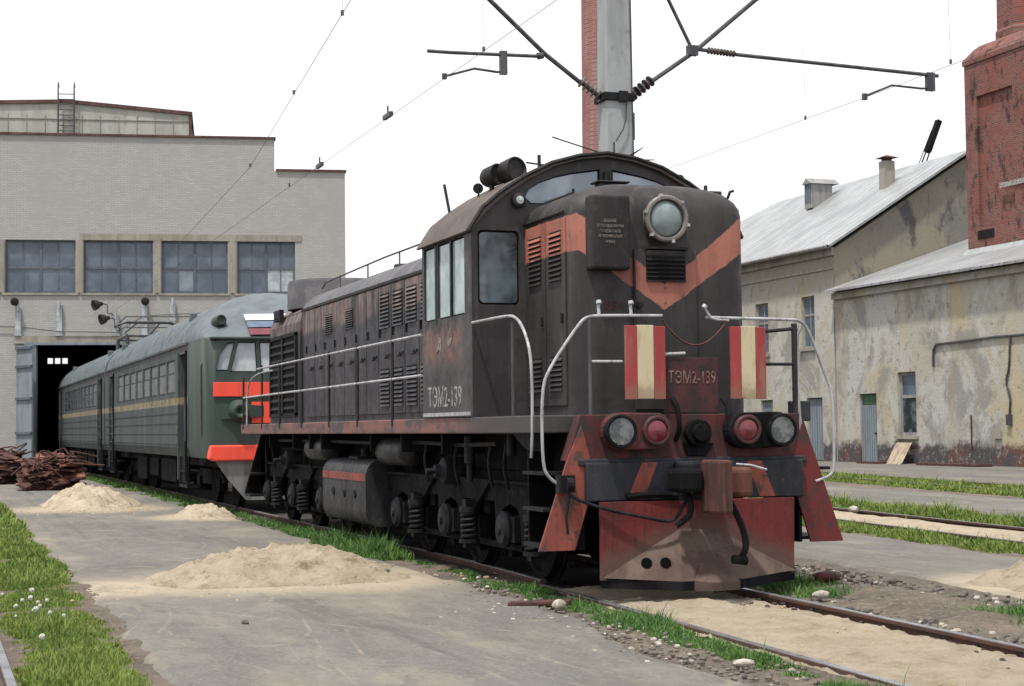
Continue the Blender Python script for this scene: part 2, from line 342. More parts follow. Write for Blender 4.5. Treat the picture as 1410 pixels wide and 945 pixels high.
# ---------------------------------------------------------------- mesh builder
LOCALROOT = set()
def root_of(o):
    while o.parent: o = o.parent
    return o
class MB:
    def __init__(s): s.v = []; s.f = []
    def add(s, vs, fs):
        n = len(s.v); s.v += [tuple(v) for v in vs]; s.f += [tuple(i+n for i in f) for f in fs]; return s
    def box(s, x0, x1, y0, y1, z0, z1):
        x0, x1 = sorted((x0, x1)); y0, y1 = sorted((y0, y1)); z0, z1 = sorted((z0, z1))
        return s.add([(x0,y0,z0),(x1,y0,z0),(x1,y1,z0),(x0,y1,z0),(x0,y0,z1),(x1,y0,z1),(x1,y1,z1),(x0,y1,z1)],
              [(0,3,2,1),(4,5,6,7),(0,1,5,4),(1,2,6,5),(2,3,7,6),(3,0,4,7)])
    def obox(s, c, ax, ay, az):     # centre and three half-axis vectors
        c, ax, ay, az = map(Vector, (c, ax, ay, az))
        vs = [c+i*ax+j*ay+k*az for k in (-1, 1) for (i, j) in ((-1,-1),(1,-1),(1,1),(-1,1))]
        return s.add(vs, [(0,3,2,1),(4,5,6,7),(0,1,5,4),(1,2,6,5),(2,3,7,6),(3,0,4,7)])
    def prism(s, pts, axis, a, b):  # polygon in the plane across axis, extruded from a to b
        def P(p, t): return {'x': (t, p[0], p[1]), 'y': (p[0], t, p[1]), 'z': (p[0], p[1], t)}[axis]
        n = len(pts); vs = [P(p, a) for p in pts] + [P(p, b) for p in pts]
        fs = [tuple(range(n))[::-1], tuple(range(n, 2*n))] + [(i, (i+1) % n, n+(i+1) % n, n+i) for i in range(n)]
        return s.add(vs, fs)
    def cyl(s, p0, p1, r0, r1=None, seg=16, cap=True):
        r1 = r0 if r1 is None else r1
        p0, p1 = Vector(p0), Vector(p1); d = (p1-p0).normalized()
        a = d.orthogonal().normalized(); b = d.cross(a)
        vs = []
        for p, r in ((p0, r0), (p1, r1)):
            vs += [p + r*(math.cos(2*math.pi*i/seg)*a + math.sin(2*math.pi*i/seg)*b) for i in range(seg)]
        fs = [(i, (i+1) % seg, seg+(i+1) % seg, seg+i) for i in range(seg)]
        if cap: fs += [tuple(range(seg))[::-1], tuple(range(seg, 2*seg))]
        return s.add(vs, fs)
    def lathe(s, o, d, prof, seg=20):   # prof: (distance along d, radius)
        o, d = Vector(o), Vector(d).normalized(); a = d.orthogonal().normalized(); b = d.cross(a)
        vs, fs = [], []
        for t, r in prof:
            vs += [o + t*d + r*(math.cos(2*math.pi*i/seg)*a + math.sin(2*math.pi*i/seg)*b) for i in range(seg)]
        for k in range(len(prof)-1):
            fs += [(k*seg+i, k*seg+(i+1) % seg, (k+1)*seg+(i+1) % seg, (k+1)*seg+i) for i in range(seg)]
        fs += [tuple(range(seg))[::-1], tuple(range((len(prof)-1)*seg, len(prof)*seg))]
        return s.add(vs, fs)
    def tube(s, pts, r, seg=8, smooth=0):
        pts = [Vector(p) for p in pts]
        for _ in range(smooth):
            q = [pts[0]]
            for i in range(len(pts)-1):
                q += [pts[i]*.75+pts[i+1]*.25, pts[i]*.25+pts[i+1]*.75]
            pts = q + [pts[-1]]
        n = len(pts); vs, fs = [], []
        t0 = (pts[1]-pts[0]).normalized(); a = t0.orthogonal().normalized()
        for i, p in enumerate(pts):
            t = (pts[min(i+1, n-1)]-pts[max(i-1, 0)]).normalized()
            a = (a - a.dot(t)*t).normalized(); b = t.cross(a)
            rr = r[i] if isinstance(r, list) else r
            vs += [p + rr*(math.cos(2*math.pi*k/seg)*a + math.sin(2*math.pi*k/seg)*b) for k in range(seg)]
        for i in range(n-1):
            fs += [(i*seg+k, i*seg+(k+1) % seg, (i+1)*seg+(k+1) % seg, (i+1)*seg+k) for k in range(seg)]
        fs += [tuple(range(seg))[::-1], tuple(range((n-1)*seg, n*seg))]
        return s.add(vs, fs)
    def loft(s, rings, cap=True):
        n = len(rings[0]); vs = [p for r in rings for p in r]; fs = []
        for k in range(len(rings)-1):
            fs += [(k*n+i, k*n+(i+1) % n, (k+1)*n+(i+1) % n, (k+1)*n+i) for i in range(n)]
        if cap: fs += [tuple(range(n))[::-1], tuple(range((len(rings)-1)*n, len(rings)*n))]
        return s.add(vs, fs)
    def slats(s, x0, x1, y0, y1, z0, z1, n, axis):   # sloping louvre blades on a face; axis is the outward axis
        for i in range(n):
            a = z0 + (z1-z0)*i/n; b = a + (z1-z0)/n*.72
            if axis == '-x': s.add([(x0,y0,a),(x0,y1,a),(x1,y1,b),(x1,y0,b),(x1,y0,a),(x1,y1,a)], [(0,1,2,3),(0,3,4),(1,5,2),(0,4,5,1)])
            else: s.add([(x0,y0,a),(x1,y0,a),(x1,y1,b),(x0,y1,b),(x0,y1,a),(x1,y1,a)], [(0,1,2,3),(0,3,4),(1,5,2),(0,4,5,1)])
        return s
    def build(s, name, mat, parent=None, smooth=False, bevel=0, seg=2, fix=True):
        me = bpy.data.meshes.new(name)
        vs = s.v
        if parent is not None:
            r = root_of(parent)
            if r.name not in LOCALROOT: L = r.location; vs = [(v[0]-L[0], v[1]-L[1], v[2]-L[2]) for v in vs]
        me.from_pydata([tuple(v) for v in vs], [], s.f); me.update()
        if fix:
            import bmesh
            bm = bmesh.new(); bm.from_mesh(me); bmesh.ops.recalc_face_normals(bm, faces=bm.faces); bm.to_mesh(me); bm.free()
        if smooth: me.shade_smooth(); me.set_sharp_from_angle(angle=math.radians(smooth if smooth > 1 else 38))
        me.materials.append(mat)
        o = bpy.data.objects.new(name, me); COL.objects.link(o)
        if parent is not None: o.parent = parent
        if bevel:
            b = o.modifiers.new('bevel', 'BEVEL'); b.width = bevel; b.segments = seg; b.limit_method = 'ANGLE'; b.angle_limit = math.radians(35); b.harden_normals = False
        return o
def tag(o, label=None, cat=None, group=None, kind=None):
    if label: o['label'] = label
    if cat: o['category'] = cat
    if group: o['group'] = group
    if kind: o['kind'] = kind
    return o
def thing(name, label, cat, loc=(0, 0, 0), group=None, rz=0, local=False):
    o = bpy.data.objects.new(name, None); COL.objects.link(o); o.location = loc; o.rotation_euler = (0, 0, rz); o.empty_display_size = .2
    if local: LOCALROOT.add(o.name)
    return tag(o, label, cat, group)
def single(mb, name, mat, label, cat, group=None, kind=None, **k):
    return tag(mb.build(name, mat, None, **k), label, cat, group, kind)
def cut(o, mb):
    c = mb.build('cutter', UNDER, o.parent)
    c.parent = o.parent
    bpy.context.view_layer.update()
    m = o.modifiers.new('cut', 'BOOLEAN'); m.object = c; m.operation = 'DIFFERENCE'; m.solver = 'EXACT'
    dg = bpy.context.evaluated_depsgraph_get(); me = bpy.data.meshes.new_from_object(o.evaluated_get(dg))
    o.modifiers.clear(); o.data = me; me.name = o.name
    bpy.data.objects.remove(c, do_unlink=True)
def copy_tree(o, parent=None):
    c = o.copy(); COL.objects.link(c)
    if parent is not None: c.parent = parent
    for ch in [x for x in bpy.data.objects if x.parent == o]: copy_tree(ch, c)
    return c
def text(name, body, mat, parent, origin, right, upv, width, height, depth=.004):
    cu = bpy.data.curves.new('t', 'FONT'); cu.body = body; cu.align_x = 'CENTER'; cu.align_y = 'CENTER'; cu.size = 1; cu.extrude = .5
    to = bpy.data.objects.new('t', cu); COL.objects.link(to); bpy.context.view_layer.update()
    me = bpy.data.meshes.new_from_object(to.evaluated_get(bpy.context.evaluated_depsgraph_get()))
    n = len(me.vertices); a = np.empty(n*3); me.vertices.foreach_get('co', a); a = a.reshape(-1, 3)
    mn_, mx_ = a.min(0), a.max(0); a = (a-(mn_+mx_)/2)/(mx_-mn_)
    R, U = Vector(right), Vector(upv); N = R.cross(U)
    mb = MB(); L = Vector(origin)
    out = [L + R*p[0]*width + U*p[1]*height + N*(p[2]*depth) for p in a]
    mb.add(out, [tuple(p.vertices) for p in me.polygons])
    bpy.data.objects.remove(to, do_unlink=True)
    return mb.build(name, mat, parent, fix=False)
def fnoise(x, y, z=0, s=1., o=4): return mn.fractal(Vector((x*s, y*s, z)), 1.0, 2.0, o)

# ================================================================ GROUND
def sheet(name, xs, ys, zf, mat, label, cat, kind):
    mb = MB(); nx, ny = len(xs), len(ys)
    mb.add([(x, y, zf(x, y)) for y in ys for x in xs], [(j*nx+i, j*nx+i+1, (j+1)*nx+i+1, (j+1)*nx+i) for j in range(ny-1) for i in range(nx-1)])
    o = mb.build(name, mat, None, smooth=180, fix=False); return tag(o, label, cat, None, kind)
gx = list(np.concatenate([[-1500, -300, -80, -30], np.linspace(-12, 12, 121), [14, 18, 24, 34, 60, 120, 400, 1500]]))
gy = list(np.concatenate([[-400, -60, -20], np.linspace(-10, 14, 121), np.linspace(15, 60, 46), [80, 140, 400, 2500]]))
def xc(y): return -.042*max(0, 4.5-y)
def gz(x, y):
    z = -.075
    if abs(x) < 14 and -12 < y < 60: z += .02*fnoise(x, y, 0, 1.3) + .012*fnoise(x, y, 5, 6)
    d = x - xc(y)
    if .85 < d < 3.0 and y < 6: z += .10*max(0, 1-abs(d-1.75)/.9)*max(0, 1-abs(y+1.5)/5)*(1+.7*fnoise(x, y, 3, 1.5))   # low dirt bank
    if abs(d) < .72: z -= .05
    return z
sheet('ground', gx, gy, gz, GROUND, 'bare trodden earth and gravel of the depot yard', 'ground', 'structure')

def strip(name, left, right, ys, mat, label, z=-.05, n=24, edge=.12, cat='pavement', amp=.008):
    mb = MB(); vs = []; fs = []
    for y in ys:
        a = left(y) + edge*fnoise(3.1, y, 1, 1.1) + edge*.4*fnoise(7, y, 2, 5); b = right(y) + edge*fnoise(9.1, y, 4, 1.1) + edge*.4*fnoise(17, y, 2, 5)
        for i in range(n+1):
            x = a+(b-a)*i/n; e = min(i, n-i)
            vs.append((x, y, z + (amp*fnoise(x, y, 1, .8) if e else -.06)))
    w = n+1
    mb.add(vs, [(j*w+i, j*w+i+1, (j+1)*w+i+1, (j+1)*w+i) for j in range(len(ys)-1) for i in range(n)])
    return tag(mb.build(name, mat, None, smooth=180, fix=False), label, cat, None, 'structure')
yy = list(np.concatenate([np.linspace(-12, 10, 140), np.linspace(10.3, 75, 120)]))
strip('pavement', lambda y: -5.42, lambda y: -1.52+.012*max(0, y+1)-.42*min(1, max(0, (-1.0-y)/2.2)), yy, ASPH, 'dusty grey asphalt roadway left of the locomotive', -.045)
strip('pavement', lambda y: 2.9+.10*(y), lambda y: 5.5+.115*(y-1.5), list(np.linspace(-8, 60, 180)), ASPH2, 'grey asphalt strip between the first and second track', -.042)
strip('pavement', lambda y: 10.4+.07*(y-10), lambda y: 15.0+.12*(y-15), list(np.linspace(-5, 75, 150)), ASPH2, 'grey asphalt strip between the second and third track', -.03)
strip('pavement', lambda y: 22.0+.12*(y-31), lambda y: 31.2, list(np.linspace(10, 80, 90)), ASPH2, 'pale paved strip at the foot of the plastered houses', -.03)

# sand between the rails
def sandbed(name, cx, hw, ys, z, label, n=14):
    mb = MB(); vs = []
    for y in ys:
        for i in range(n+1):
            t = -1+2*i/n; x = cx(y)+t*hw
            vs.append((x, y, z + .03*(1-t**4)*(.6+fnoise(x, y, 2, 1.2)) + .018*fnoise(x, y, 8, 5) + .012*fnoise(x, y, 8, 15) - (.03 if i in (0, n) else 0)))
    mb.add(vs, [(j*(n+1)+i, j*(n+1)+i+1, (j+1)*(n+1)+i+1, (j+1)*(n+1)+i) for j in range(len(ys)-1) for i in range(n)])
    return tag(mb.build(name, SANDBED, None, smooth=180, fix=False), label, 'sand', None, 'structure')
sandbed('sand_fill', lambda y: xc(y)-.06, .76, list(np.linspace(-9, 1.3, 260)), -.062, 'pale sand filling the track in front of the locomotive', 40)
rx = lambda y: 8.69+.116*(y-6.74)
sandbed('sand_fill', lambda y: rx(y)-.80, .66, list(np.linspace(-6, 45, 150)), -.045, 'pale sand filling the second track')

BALLAST = weathered('dark_ballast', (.03, .027, .025), (.05, .044, .039), 3, dirt=(.09, .078, .065), dscale=30, dlo=.55, rough=.95, streak=False, spec=.1, bump=1.0, bscale=30)  # near-black ground colour along the length of the locomotive and train
strip('ballast', lambda y: -1.22, lambda y: 1.75, list(np.linspace(.9, 62, 160)), BALLAST, 'dark ballast under the locomotive and train', -.07, amp=.02, cat='ballast')
def rail(xf, ys, label, group, dz=0):
    prof = [(-.065, -.15), (.065, -.15), (.065, -.137), (.012, -.12), (.012, -.035), (.036, -.03), (.036, -.004), (.028, 0), (-.028, 0), (-.036, -.004), (-.036, -.03), (-.012, -.035), (-.012, -.12), (-.065, -.137)]
    root = thing('rail', label, 'rail', (xf(ys[0]), ys[0], -.15+dz), group)
    MB().loft([[(xf(y)+a, y, b+dz) for a, b in prof] for y in ys]).build('web', RAILSIDE, root)
    MB().loft([[(xf(y)+a, y, b+dz) for a, b in ((-.031, -.006), (.031, -.006), (.029, .003), (-.029, .003))] for y in ys]).build('running_head', RAILTOP, root)
ys_ = list(np.linspace(-9, 62, 60))
rail(lambda y: xc(y)+.762, ys_, 'polished rail at lower right running under the locomotive plow', 'running rails')
rail(lambda y: xc(y)-.762, list(np.linspace(-9, 1.8, 30)), 'near left rail half buried in sand and weeds before the locomotive', 'running rails', -.045)
rail(lambda y: xc(y)-.762, list(np.linspace(1.8, 62, 60)), 'left rail under the dark locomotive', 'running rails')
rail(lambda y: -6.42, ys_, 'rail at the lower left corner beside the grass verge', 'running rails')
rail(lambda y: -7.944, ys_, 'rail farthest left, parallel to the one at the lower left corner', 'running rails')
rail(rx, ys_, 'far rail of the second track, below a long grass verge', 'running rails')
rail(lambda y: rx(y)-1.56, ys_, 'near rail of the second track, half hidden by grass', 'running rails')
r3 = lambda y: 17.21+.173*(y-18.32)
rail(r3, ys_, 'near rail of the farthest track in front of the houses', 'running rails')
rail(lambda y: r3(y)+1.56, ys_, 'far rail of the farthest track, nearest to the houses', 'running rails')

def mound(name, cx, cy_, rx_, ry_, h, label, seed=0, n=56, skew=0):
    mb = MB(); vs = []
    for j in range(n+1):
        for i in range(n+1):
            u, v = -1.25+2.5*i/n, -1.25+2.5*j/n
            x, y = cx+u*rx_, cy_+v*ry_
            d = math.hypot(u+skew*fnoise(x, y, seed, .8), v) + .22*fnoise(x, y, seed+3, 1.1)
            t = min(1, max(0, 1-d))
            z = h*(1-(1-t)**1.7)*(1+.25*fnoise(x, y, seed+7, 2.2)) + .05*fnoise(x, y, seed, 4.5)*min(1, t*4) + .06*abs(fnoise(x, y, seed, 6.5))*min(1, t*4) + .02*fnoise(x, y, seed, 17)*min(1, t*4)
            vs.append((x, y, -.06+z - (.06 if t <= 0 else 0)))
    mb.add(vs, [(j*(n+1)+i, j*(n+1)+i+1, (j+1)*(n+1)+i+1, (j+1)*(n+1)+i) for j in range(n) for i in range(n)])
    return tag(mb.build(name, SAND, None, smooth=180, fix=False), label, 'sand pile', 'heaps of sand on the yard')
mound('sand_pile', -3.15, 3.95, 1.55, 1.25, .35, 'low wide heap of pale sand on asphalt in front of the locomotive tank', 1, 80, .15)
mound('sand_pile', -3.5, 23.6, 1.05, 2.2, .46, 'rounded sand heap beside the rusty scrap', 11)
mound('sand_pile', -1.85, 17.9, .55, 1.3, .22, 'small low sand heap at the nose of the green train', 23)
mound('sand_pile', 4.45, -.75, 1.6, 1.4, .42, 'sand heap at the right edge beside the front rail', 31)

# ================================================================ LOCOMOTIVE
def loco():
    R = thing('locomotive', 'dark diesel shunting locomotive with orange chevron, arched cab and red snowplow', 'locomotive', (0, 7.8, 0))
    def P(mb, name, mat, parent=R, label=None, **k):
        o = mb.build(name, mat, parent, **k)
        if label: o['label'] = label
        return o
    # frame and deck
    P(MB().prism([(-1.54, .22), (1.15, .22), (1.15, 2.3), (1.54, 2.3), (1.54, 15.7), (-1.54, 15.7)], 'z', 1.53, 1.70), 'frame_sill', SILLM, bevel=.012)
    m = MB()
    m.prism([(.24, 1.53), (.9, 1.53), (.5, 1.38), (.24, 1.36)], 'x', -1.52, -1.46)
    m.box(-.95, .95, .15, 15.5, 1.12, 1.53); m.box(-1.2, 1.2, .12, .6, .95, 1.53); m.box(-1.2, 1.2, 15.2, 15.6, .6, 1.53)
    for y in (3.5, 5.2, 6.7, 9.6, 10.4, 11.6, 13.5): m.box(-1.45, 1.45, y-.03, y+.03, 1.3, 1.53)
    m.box(-.95, .95, .5, 15.4, .98, 1.13)
    P(m, 'underframe', UNDER)
    # front end -------------------------------------------------------------
    P(MB().prism([(-1.17, 1.70), (1.17, 1.70), (1.32, 1.27), (-1.32, 1.27)], 'y', -.03, .12), 'front_plate', DARKRED, bevel=.01)
    P(MB().box(-1.14, 1.14, -.10, .10, .89, 1.25).box(-1.2, 1.2, -.06, .1, 1.22, 1.285), 'buffer_beam', BEAM, bevel=.012)
    for (xa, xb) in ((-.50, -.64), (.60, .74)):
        P(MB().prism([(xa-.08, 1.245), (xa+.08, 1.245), (xb+.08, .90), (xb-.09, .90)], 'y', -.106, -.098), 'painted_stripe', ORANGEP)
    for s in (-1, 1):
        w = MB().prism([(s*1.16, 1.60), (s*1.30, 1.30), (s*1.60, .44), (s*1.24, .44), (s*1.10, .88), (s*1.08, 1.3)], 'y', -.045, -.015)
        wg = P(w, 'step_wing', ORANGEP if s < 0 else REDP, bevel=.004)
        P(MB().prism([(-.012, 1.53), (.9, 1.53), (.62, .44), (-.012, .44)], 'x', s*1.16, s*1.13), 'step_back', UNDER, wg)
        if s < 0: P(MB().box(s*1.17, s*1.45, .62, .66, .44, 1.53), 'step_side', UNDER, wg)
        for z in (.46, .80, 1.14): P(MB().box(s*1.165, s*1.52, .05, .61, z, z+.03), 'step', CAST, wg)
    # snowplow
    pl = P(MB().prism([(-1.03, .885), (1.0, .885), (.985, .16), (-1.03, .16)], 'y', -.16, -.12), 'snowplow', PLOWM, label='red snowplow with dusty lower deflector', bevel=.004)
    d = MB()
    d.add([(-.22, -.163, .62), (.16, -.163, .60), (-1.02, -.165, .185), (.99, -.165, .185), (-.32, -.40, .145), (.30, -.40, .145)], [(0, 2, 4), (0, 4, 5, 1), (1, 5, 3), (0, 1, 3, 2), (2, 3, 5, 4)])
    P(d, 'deflector', DUST, pl)
    P(MB().loft([[(-1.03, -.14, z), (-.325, -.405, z-.03), (.305, -.405, z-.03), (1.0, -.14, z)] for z in (.09, .175)]), 'deflector_lip', UNDER, pl)
    P(MB().add([(-.10, -.335, .30), (-.20, -.415, .15), (-.03, -.47, .13), (.26, -.44, .13), (.12, -.335, .31), (-.2, -.40, .05), (-.03, -.46, .05), (.26, -.43, .05), (0, -.3, .2)], [(0, 2, 1), (0, 4, 3, 2), (1, 2, 6, 5), (2, 3, 7, 6), (4, 8, 3), (0, 1, 8)]), 'nose_patch', DUST, pl, fix=False)
    hn = Vector((-0.2575, -0.8302, 0.4945))
    for hp_ in ((-0.6, -0.2268, 0.315), (-0.43, -0.2795, 0.315)): P(MB().cyl(Vector(hp_)-hn*.02, Vector(hp_)+hn*.004, .052, seg=18), 'drain_hole', HOLE, pl)
    # coupler
    cpl = P(MB().box(-.26, .26, -.16, .1, .86, 1.24).box(-.11, .11, -.55, 0, .95, 1.17), 'coupler', CAST, bevel=.02)
    P(MB().prism([(-.16, -.72), (-.12, -.90), (.0, -.84), (.02, -.52), (-.16, -.48)], 'z', .78, 1.27), 'knuckle', RUSTK, cpl, bevel=.025)
    P(MB().prism([(.08, -.55), (.14, -.74), (.27, -.72), (.33, -.50), (.24, -.36), (.08, -.36)], 'z', .92, 1.20), 'coupler_jaw', RUSTK, cpl, bevel=.05, seg=3)
    P(MB().box(.0, .14, -.6, -.42, .94, 1.16), 'lock_body', UNDER, cpl, bevel=.03)
    P(MB().box(-.42, -.17, -.60, -.3, .97, 1.19), 'lock_body', UNDER, cpl, bevel=.04)
    P(MB().tube([(.18, -.55, 1.225), (.30, -.60, 1.215), (.46, -.62, 1.17)], .011), 'release_lever', SILVER, cpl)
    # brake hoses, rods
    P(MB().tube([(.16, -.36, .95), (.19, -.48, .80), (.25, -.54, .62), (.28, -.54, .45), (.24, -.52, .36)], .032, 10, 2).cyl((.14, -.53, .345), (.28, -.53, .325), .042), 'brake_hose', RUBBER, smooth=True)
    P(MB().tube([(-.18, -.18, 1.0), (-.2, -.35, .92), (-.22, -.42, .76), (-.36, -.38, .66)], .03, 10, 2), 'brake_hose', RUBBER, smooth=True)
    P(MB().tube([(-1.36, -.14, 1.0), (-1.3, -.16, .93), (-1.0, -.2, .82), (-.62, -.24, .74), (-.40, -.26, .69), (-.30, -.26, .72), (-.22, -.26, .86), (-.1, -.22, .98)], .016, 8, 1).tube([(-1.33, -.14, .95), (-1.36, -.13, .75), (-1.34, -.12, .6)], .014), 'uncoupling_rod', CAST, smooth=True)
    P(MB().tube([(-.75, -.13, .93), (-.45, -.16, .95), (-.25, -.16, .93)], .03, 8, 1), 'air_pipe', UNDER, smooth=True)
    P(MB().cyl((-1.36, -.15, 1.06), (-1.30, -.15, 1.06), .06, seg=12).box(-1.42, -1.26, -.12, -.02, .98, 1.14), 'rod_bracket', CAST)
    # lamps
    for s in (-1, 1):
        h = MB()
        pts = []
        for k in range(24):
            an = 2*math.pi*k/24; cx_ = .81 if math.cos(an) > 0 else .47
            pts.append((s*(cx_+.17*math.cos(an)), 1.54+.175*math.sin(an)))
        h.prism(pts, 'y', -.20, -.02)
        hs_ = P(h, 'lamp_housing', DARKRED if s < 0 else UNDER, bevel=.015)
        hl = MB().lathe((s*.84, -.19, 1.54), (0, -1, 0), [(-.06, .14), (0, .155), (.05, .16), (.065, .15), (.065, .128), (.05, .127), (-.055, .12), (-.055, .0)], 28)
        b = P(hl, 'headlight', UNDER, hs_, smooth=True)
        P(MB().lathe((s*.84, -.19, 1.54), (0, -1, 0), [(.055, .127), (.01, .112), (-.02, .085), (-.045, .05), (-.05, .02), (-.05, 0)], 13), 'reflector', DULLREF, b)
        P(MB().lathe((s*.84, -.16, 1.54), (0, -1, 0), [(-.05, .055), (.02, .06), (.05, .05), (.065, .02), (.068, 0)], 14), 'bulb', CHROME, b, smooth=True)
        tl = P(MB().lathe((s*.475, -.19, 1.545), (0, -1, 0), [(0, .14), (.05, .142), (.06, .13), (.06, .11), (.03, .1), (.02, 0)], 26), 'marker_light', DARKRED, hs_, smooth=True)
        P(MB().lathe((s*.475, -.20, 1.545), (0, -1, 0), [(0, .112), (.03, .108), (.05, .08), (.06, 0)], 26), 'lens', REDLENS, tl, smooth=True)
    P(MB().cyl((.02, -.03, 1.52), (.02, -.12, 1.52), .13, seg=20).cyl((.02, -.12, 1.52), (.02, -.17, 1.52), .085, seg=16).prism([(-.12, 1.42), (.2, 1.42), (.12, 1.3), (-.08, 1.3)], 'y', -.06, -.02), 'horn_socket', UNDER, bevel=.008)
    for x in (-.20, .33): P(MB().tube([(x, -.05, 1.45), (x, -.14, 1.55), (x, -.12, 1.75), (x-.02, -.03, 1.85)], .026, 8, 1), 'gangway_hook', UNDER, smooth=True)
    # gangway plate with number, striped boards
    gp = P(MB().box(-.30, .27, -.03, -.005, 1.71, 2.24), 'gangway_plate', weathered('grimy_number_plate', (.062, .022, .022), (.04, .018, .018), 5, dirt=(.025, .018, .018), dlo=.45, dhi=.65, rough=.7), bevel=.006)
    text('number', 'ТЭМ2-139', weathered('faint_red_lettering', (.20, .13, .115), (.09, .05, .046), 25, .42, .6, rough=.8, streak=False, bump=0), gp, (-.01, -.033, 2.055), (1, 0, 0), (0, 0, 1), .50, .125)
    P(MB().tube([(-.30, -.03, 2.27), (-.08, -.03, 2.28)], .016), 'latch_bar', SILVER, gp)
    for xa, xb in ((-.72, -.305), (.385, .765)):
        w = xb-xa
        mt = flag_stripes('red_white_striped_paint', [(.26, .028, .03), (.46, .39, .26), (.24, .024, .028)], 0, [xa+w*.30, xa+w*.72])
        b = MB().box(xa, xa+w*.295, -.075, -.05, 1.84, 2.54).box(xa+w*.305, xa+w*.715, -.07, -.045, 1.845, 2.545).box(xa+w*.725, xb, -.075, -.05, 1.84, 2.535)
        P(b, 'striped_board', mt, label='faded red and cream striped board on the ' + ('left' if xa < 0 else 'right') + ' front handrail', bevel=.004)
    # front handrails
    P(MB().tube([(-.30, 0, 2.64), (-.95, 0, 2.635), (-1.08, 0, 2.62), (-1.16, 0, 2.55), (-1.45, 0, 2.15), (-1.545, -.02, 1.95), (-1.55, -.03, 1.25), (-1.5, -.04, 1.12), (-1.34, -.04, 1.02)], .0155, 8, 2), 'handrail', SILVER, smooth=True, label='silver front handrail bent down to the left step')
    P(MB().tube([(.16, 0, 2.63), (.45, 0, 2.625), (1.06, 0, 2.62), (1.20, 0, 2.61), (1.28, 0, 2.52), (1.47, 0, 2.05), (1.525, -.02, 1.88), (1.525, -.03, 1.18), (1.48, -.04, 1.08), (1.30, -.04, 1.03)], .0155, 8, 2), 'handrail', SILVER, smooth=True)
    P(MB().tube([(-1.05, .0, 2.6), (-1.05, 0, 1.7)], .018), 'rail_post', DARKPIPE)
    P(MB().tube([(-1.05, 0, 2.2), (-.72, 0, 2.2)], .014), 'rail_bar', SILVER)
    P(MB().tube([(1.12, .0, 2.58), (1.12, 0, 1.7)], .03).tube([(1.12, 0, 2.18), (.77, 0, 2.18)], .016).tube([(1.12, 0, 2.53), (.8, 0, 2.5)], .018), 'rail_post', BLACK)
    P(MB().tube([(1.19, .0, 2.55), (1.14, 0, 2.45), (1.14, 0, 1.95), (1.16, -.02, 1.5)], .022, 8, 1), 'rail_post', SILVER)
    P(MB().box(1.14, 1.30, .02, .2, 1.62, 1.82), 'lamp_bracket', BEAM, bevel=.01)
    for x in (-.95, -.62): P(MB().cyl((x, -.0, 2.63), (x, .02, 2.74), .016).cyl((x, 0, 2.745), (x, .012, 2.775), .026), 'bolt_knob', SILVER)
    pts = [(-.30+.68*k/20, -.01, 2.60-.24*(1-((k-10)/10)**2)) for k in range(21)]
    P(MB().tube(pts, .010, 6), 'chain', RUSTK)
    P(MB().tube([(.14, -.02, 2.72), (.18, -.02, 2.66), (.22, -.02, 2.61), (.40, -.01, 2.60)], .012, 6, 1).cyl((.13, -.02, 2.72), (.15, -.02, 2.745), .026), 'chain', SILVER)
    # side handrail by the left step
    P(MB().tube([(-1.54, 2.05, 2.69), (-1.54, 1.0, 2.69), (-1.54, .72, 2.67), (-1.54, .50, 2.56), (-1.54, .32, 2.36), (-1.54, .25, 2.1), (-1.54, .26, 1.5), (-1.54, .3, 1.3)], .0155, 8, 2), 'handrail', SILVER, smooth=True)
    P(MB().tube([(-1.52, .85, 2.64), (-1.52, .85, 1.7)], .018), 'rail_post', DARKPIPE)
    # short hood --------------------------------------------------------------
    def ring(hw, y0, y1, rad, z, n=8):
        pts = [(-hw, y1, z)]
        for k in range(n+1):
            a = math.pi + (math.pi/2)*k/n; pts.append((-hw+rad+rad*math.cos(a), y0+rad+rad*math.sin(a), z))
        for k in range(n+1):
            a = 1.5*math.pi + (math.pi/2)*k/n; pts.append((hw-rad+rad*math.cos(a), y0+rad+rad*math.sin(a), z))
        pts.append((hw, y1, z)); return pts
    hood = MB().loft([ring(.94, .57, 2.09, .24, z) for z in (1.70, 2.2, 2.7, 3.2, 3.70)] + [ring(.93, .58, 2.09, .24, 3.78), ring(.885, .61, 2.09, .24, 3.86), ring(.80, .66, 2.09, .24, 3.935), ring(.67, .73, 2.09, .22, 3.985), ring(.5, .84, 2.09, .2, 4.025), ring(.25, 1.0, 2.09, .15, 4.05)])
    ho = P(hood, 'short_hood', HOODM, smooth=True)
    for s in (-1, 1): P(MB().tube([(s*.95, 2.07, 3.735), (s*.955, .9, 3.735)], .014), 'rain_gutter', BLACK, ho)
    for (y0, y1) in ((.86, 1.40), (1.43, 2.0)):
        dr = P(MB().box(-.958, -.938, y0, y1, 1.80, 3.68), 'hood_door', HOODM, ho, bevel=.005)
        for za, zb, n_ in ((3.06, 3.56, 10), (1.95, 2.30, 7)):
            lb = P(MB().box(-.960, -.956, y0+.1, y1-.1, za, zb), 'louvre_backing', RUBBER, dr)
            P(MB().slats(-.982, -.958, y0+.1, y1-.1, za, zb, n_, '-x'), 'louvre', HOODM, dr, fix=False)
        P(MB().box(-.98, -.955, y0+.06, y0+.09, 2.62, 2.72), 'handle', CAST, dr, bevel=.004)
    fd = P(MB().box(-.345, .335, .548, .585, 1.75, 3.34), 'front_door', HOODM, ho, bevel=.006)
    P(MB().box(-.24, .24, .535, .552, 3.33, 3.37).box(-.22, .21, .535, .55, 3.28, 3.345), 'grille_lip', BLACK, fd)
    P(MB().box(-.215, .21, .541, .549, 3.02, 3.27), 'louvre_backing', RUBBER, fd)
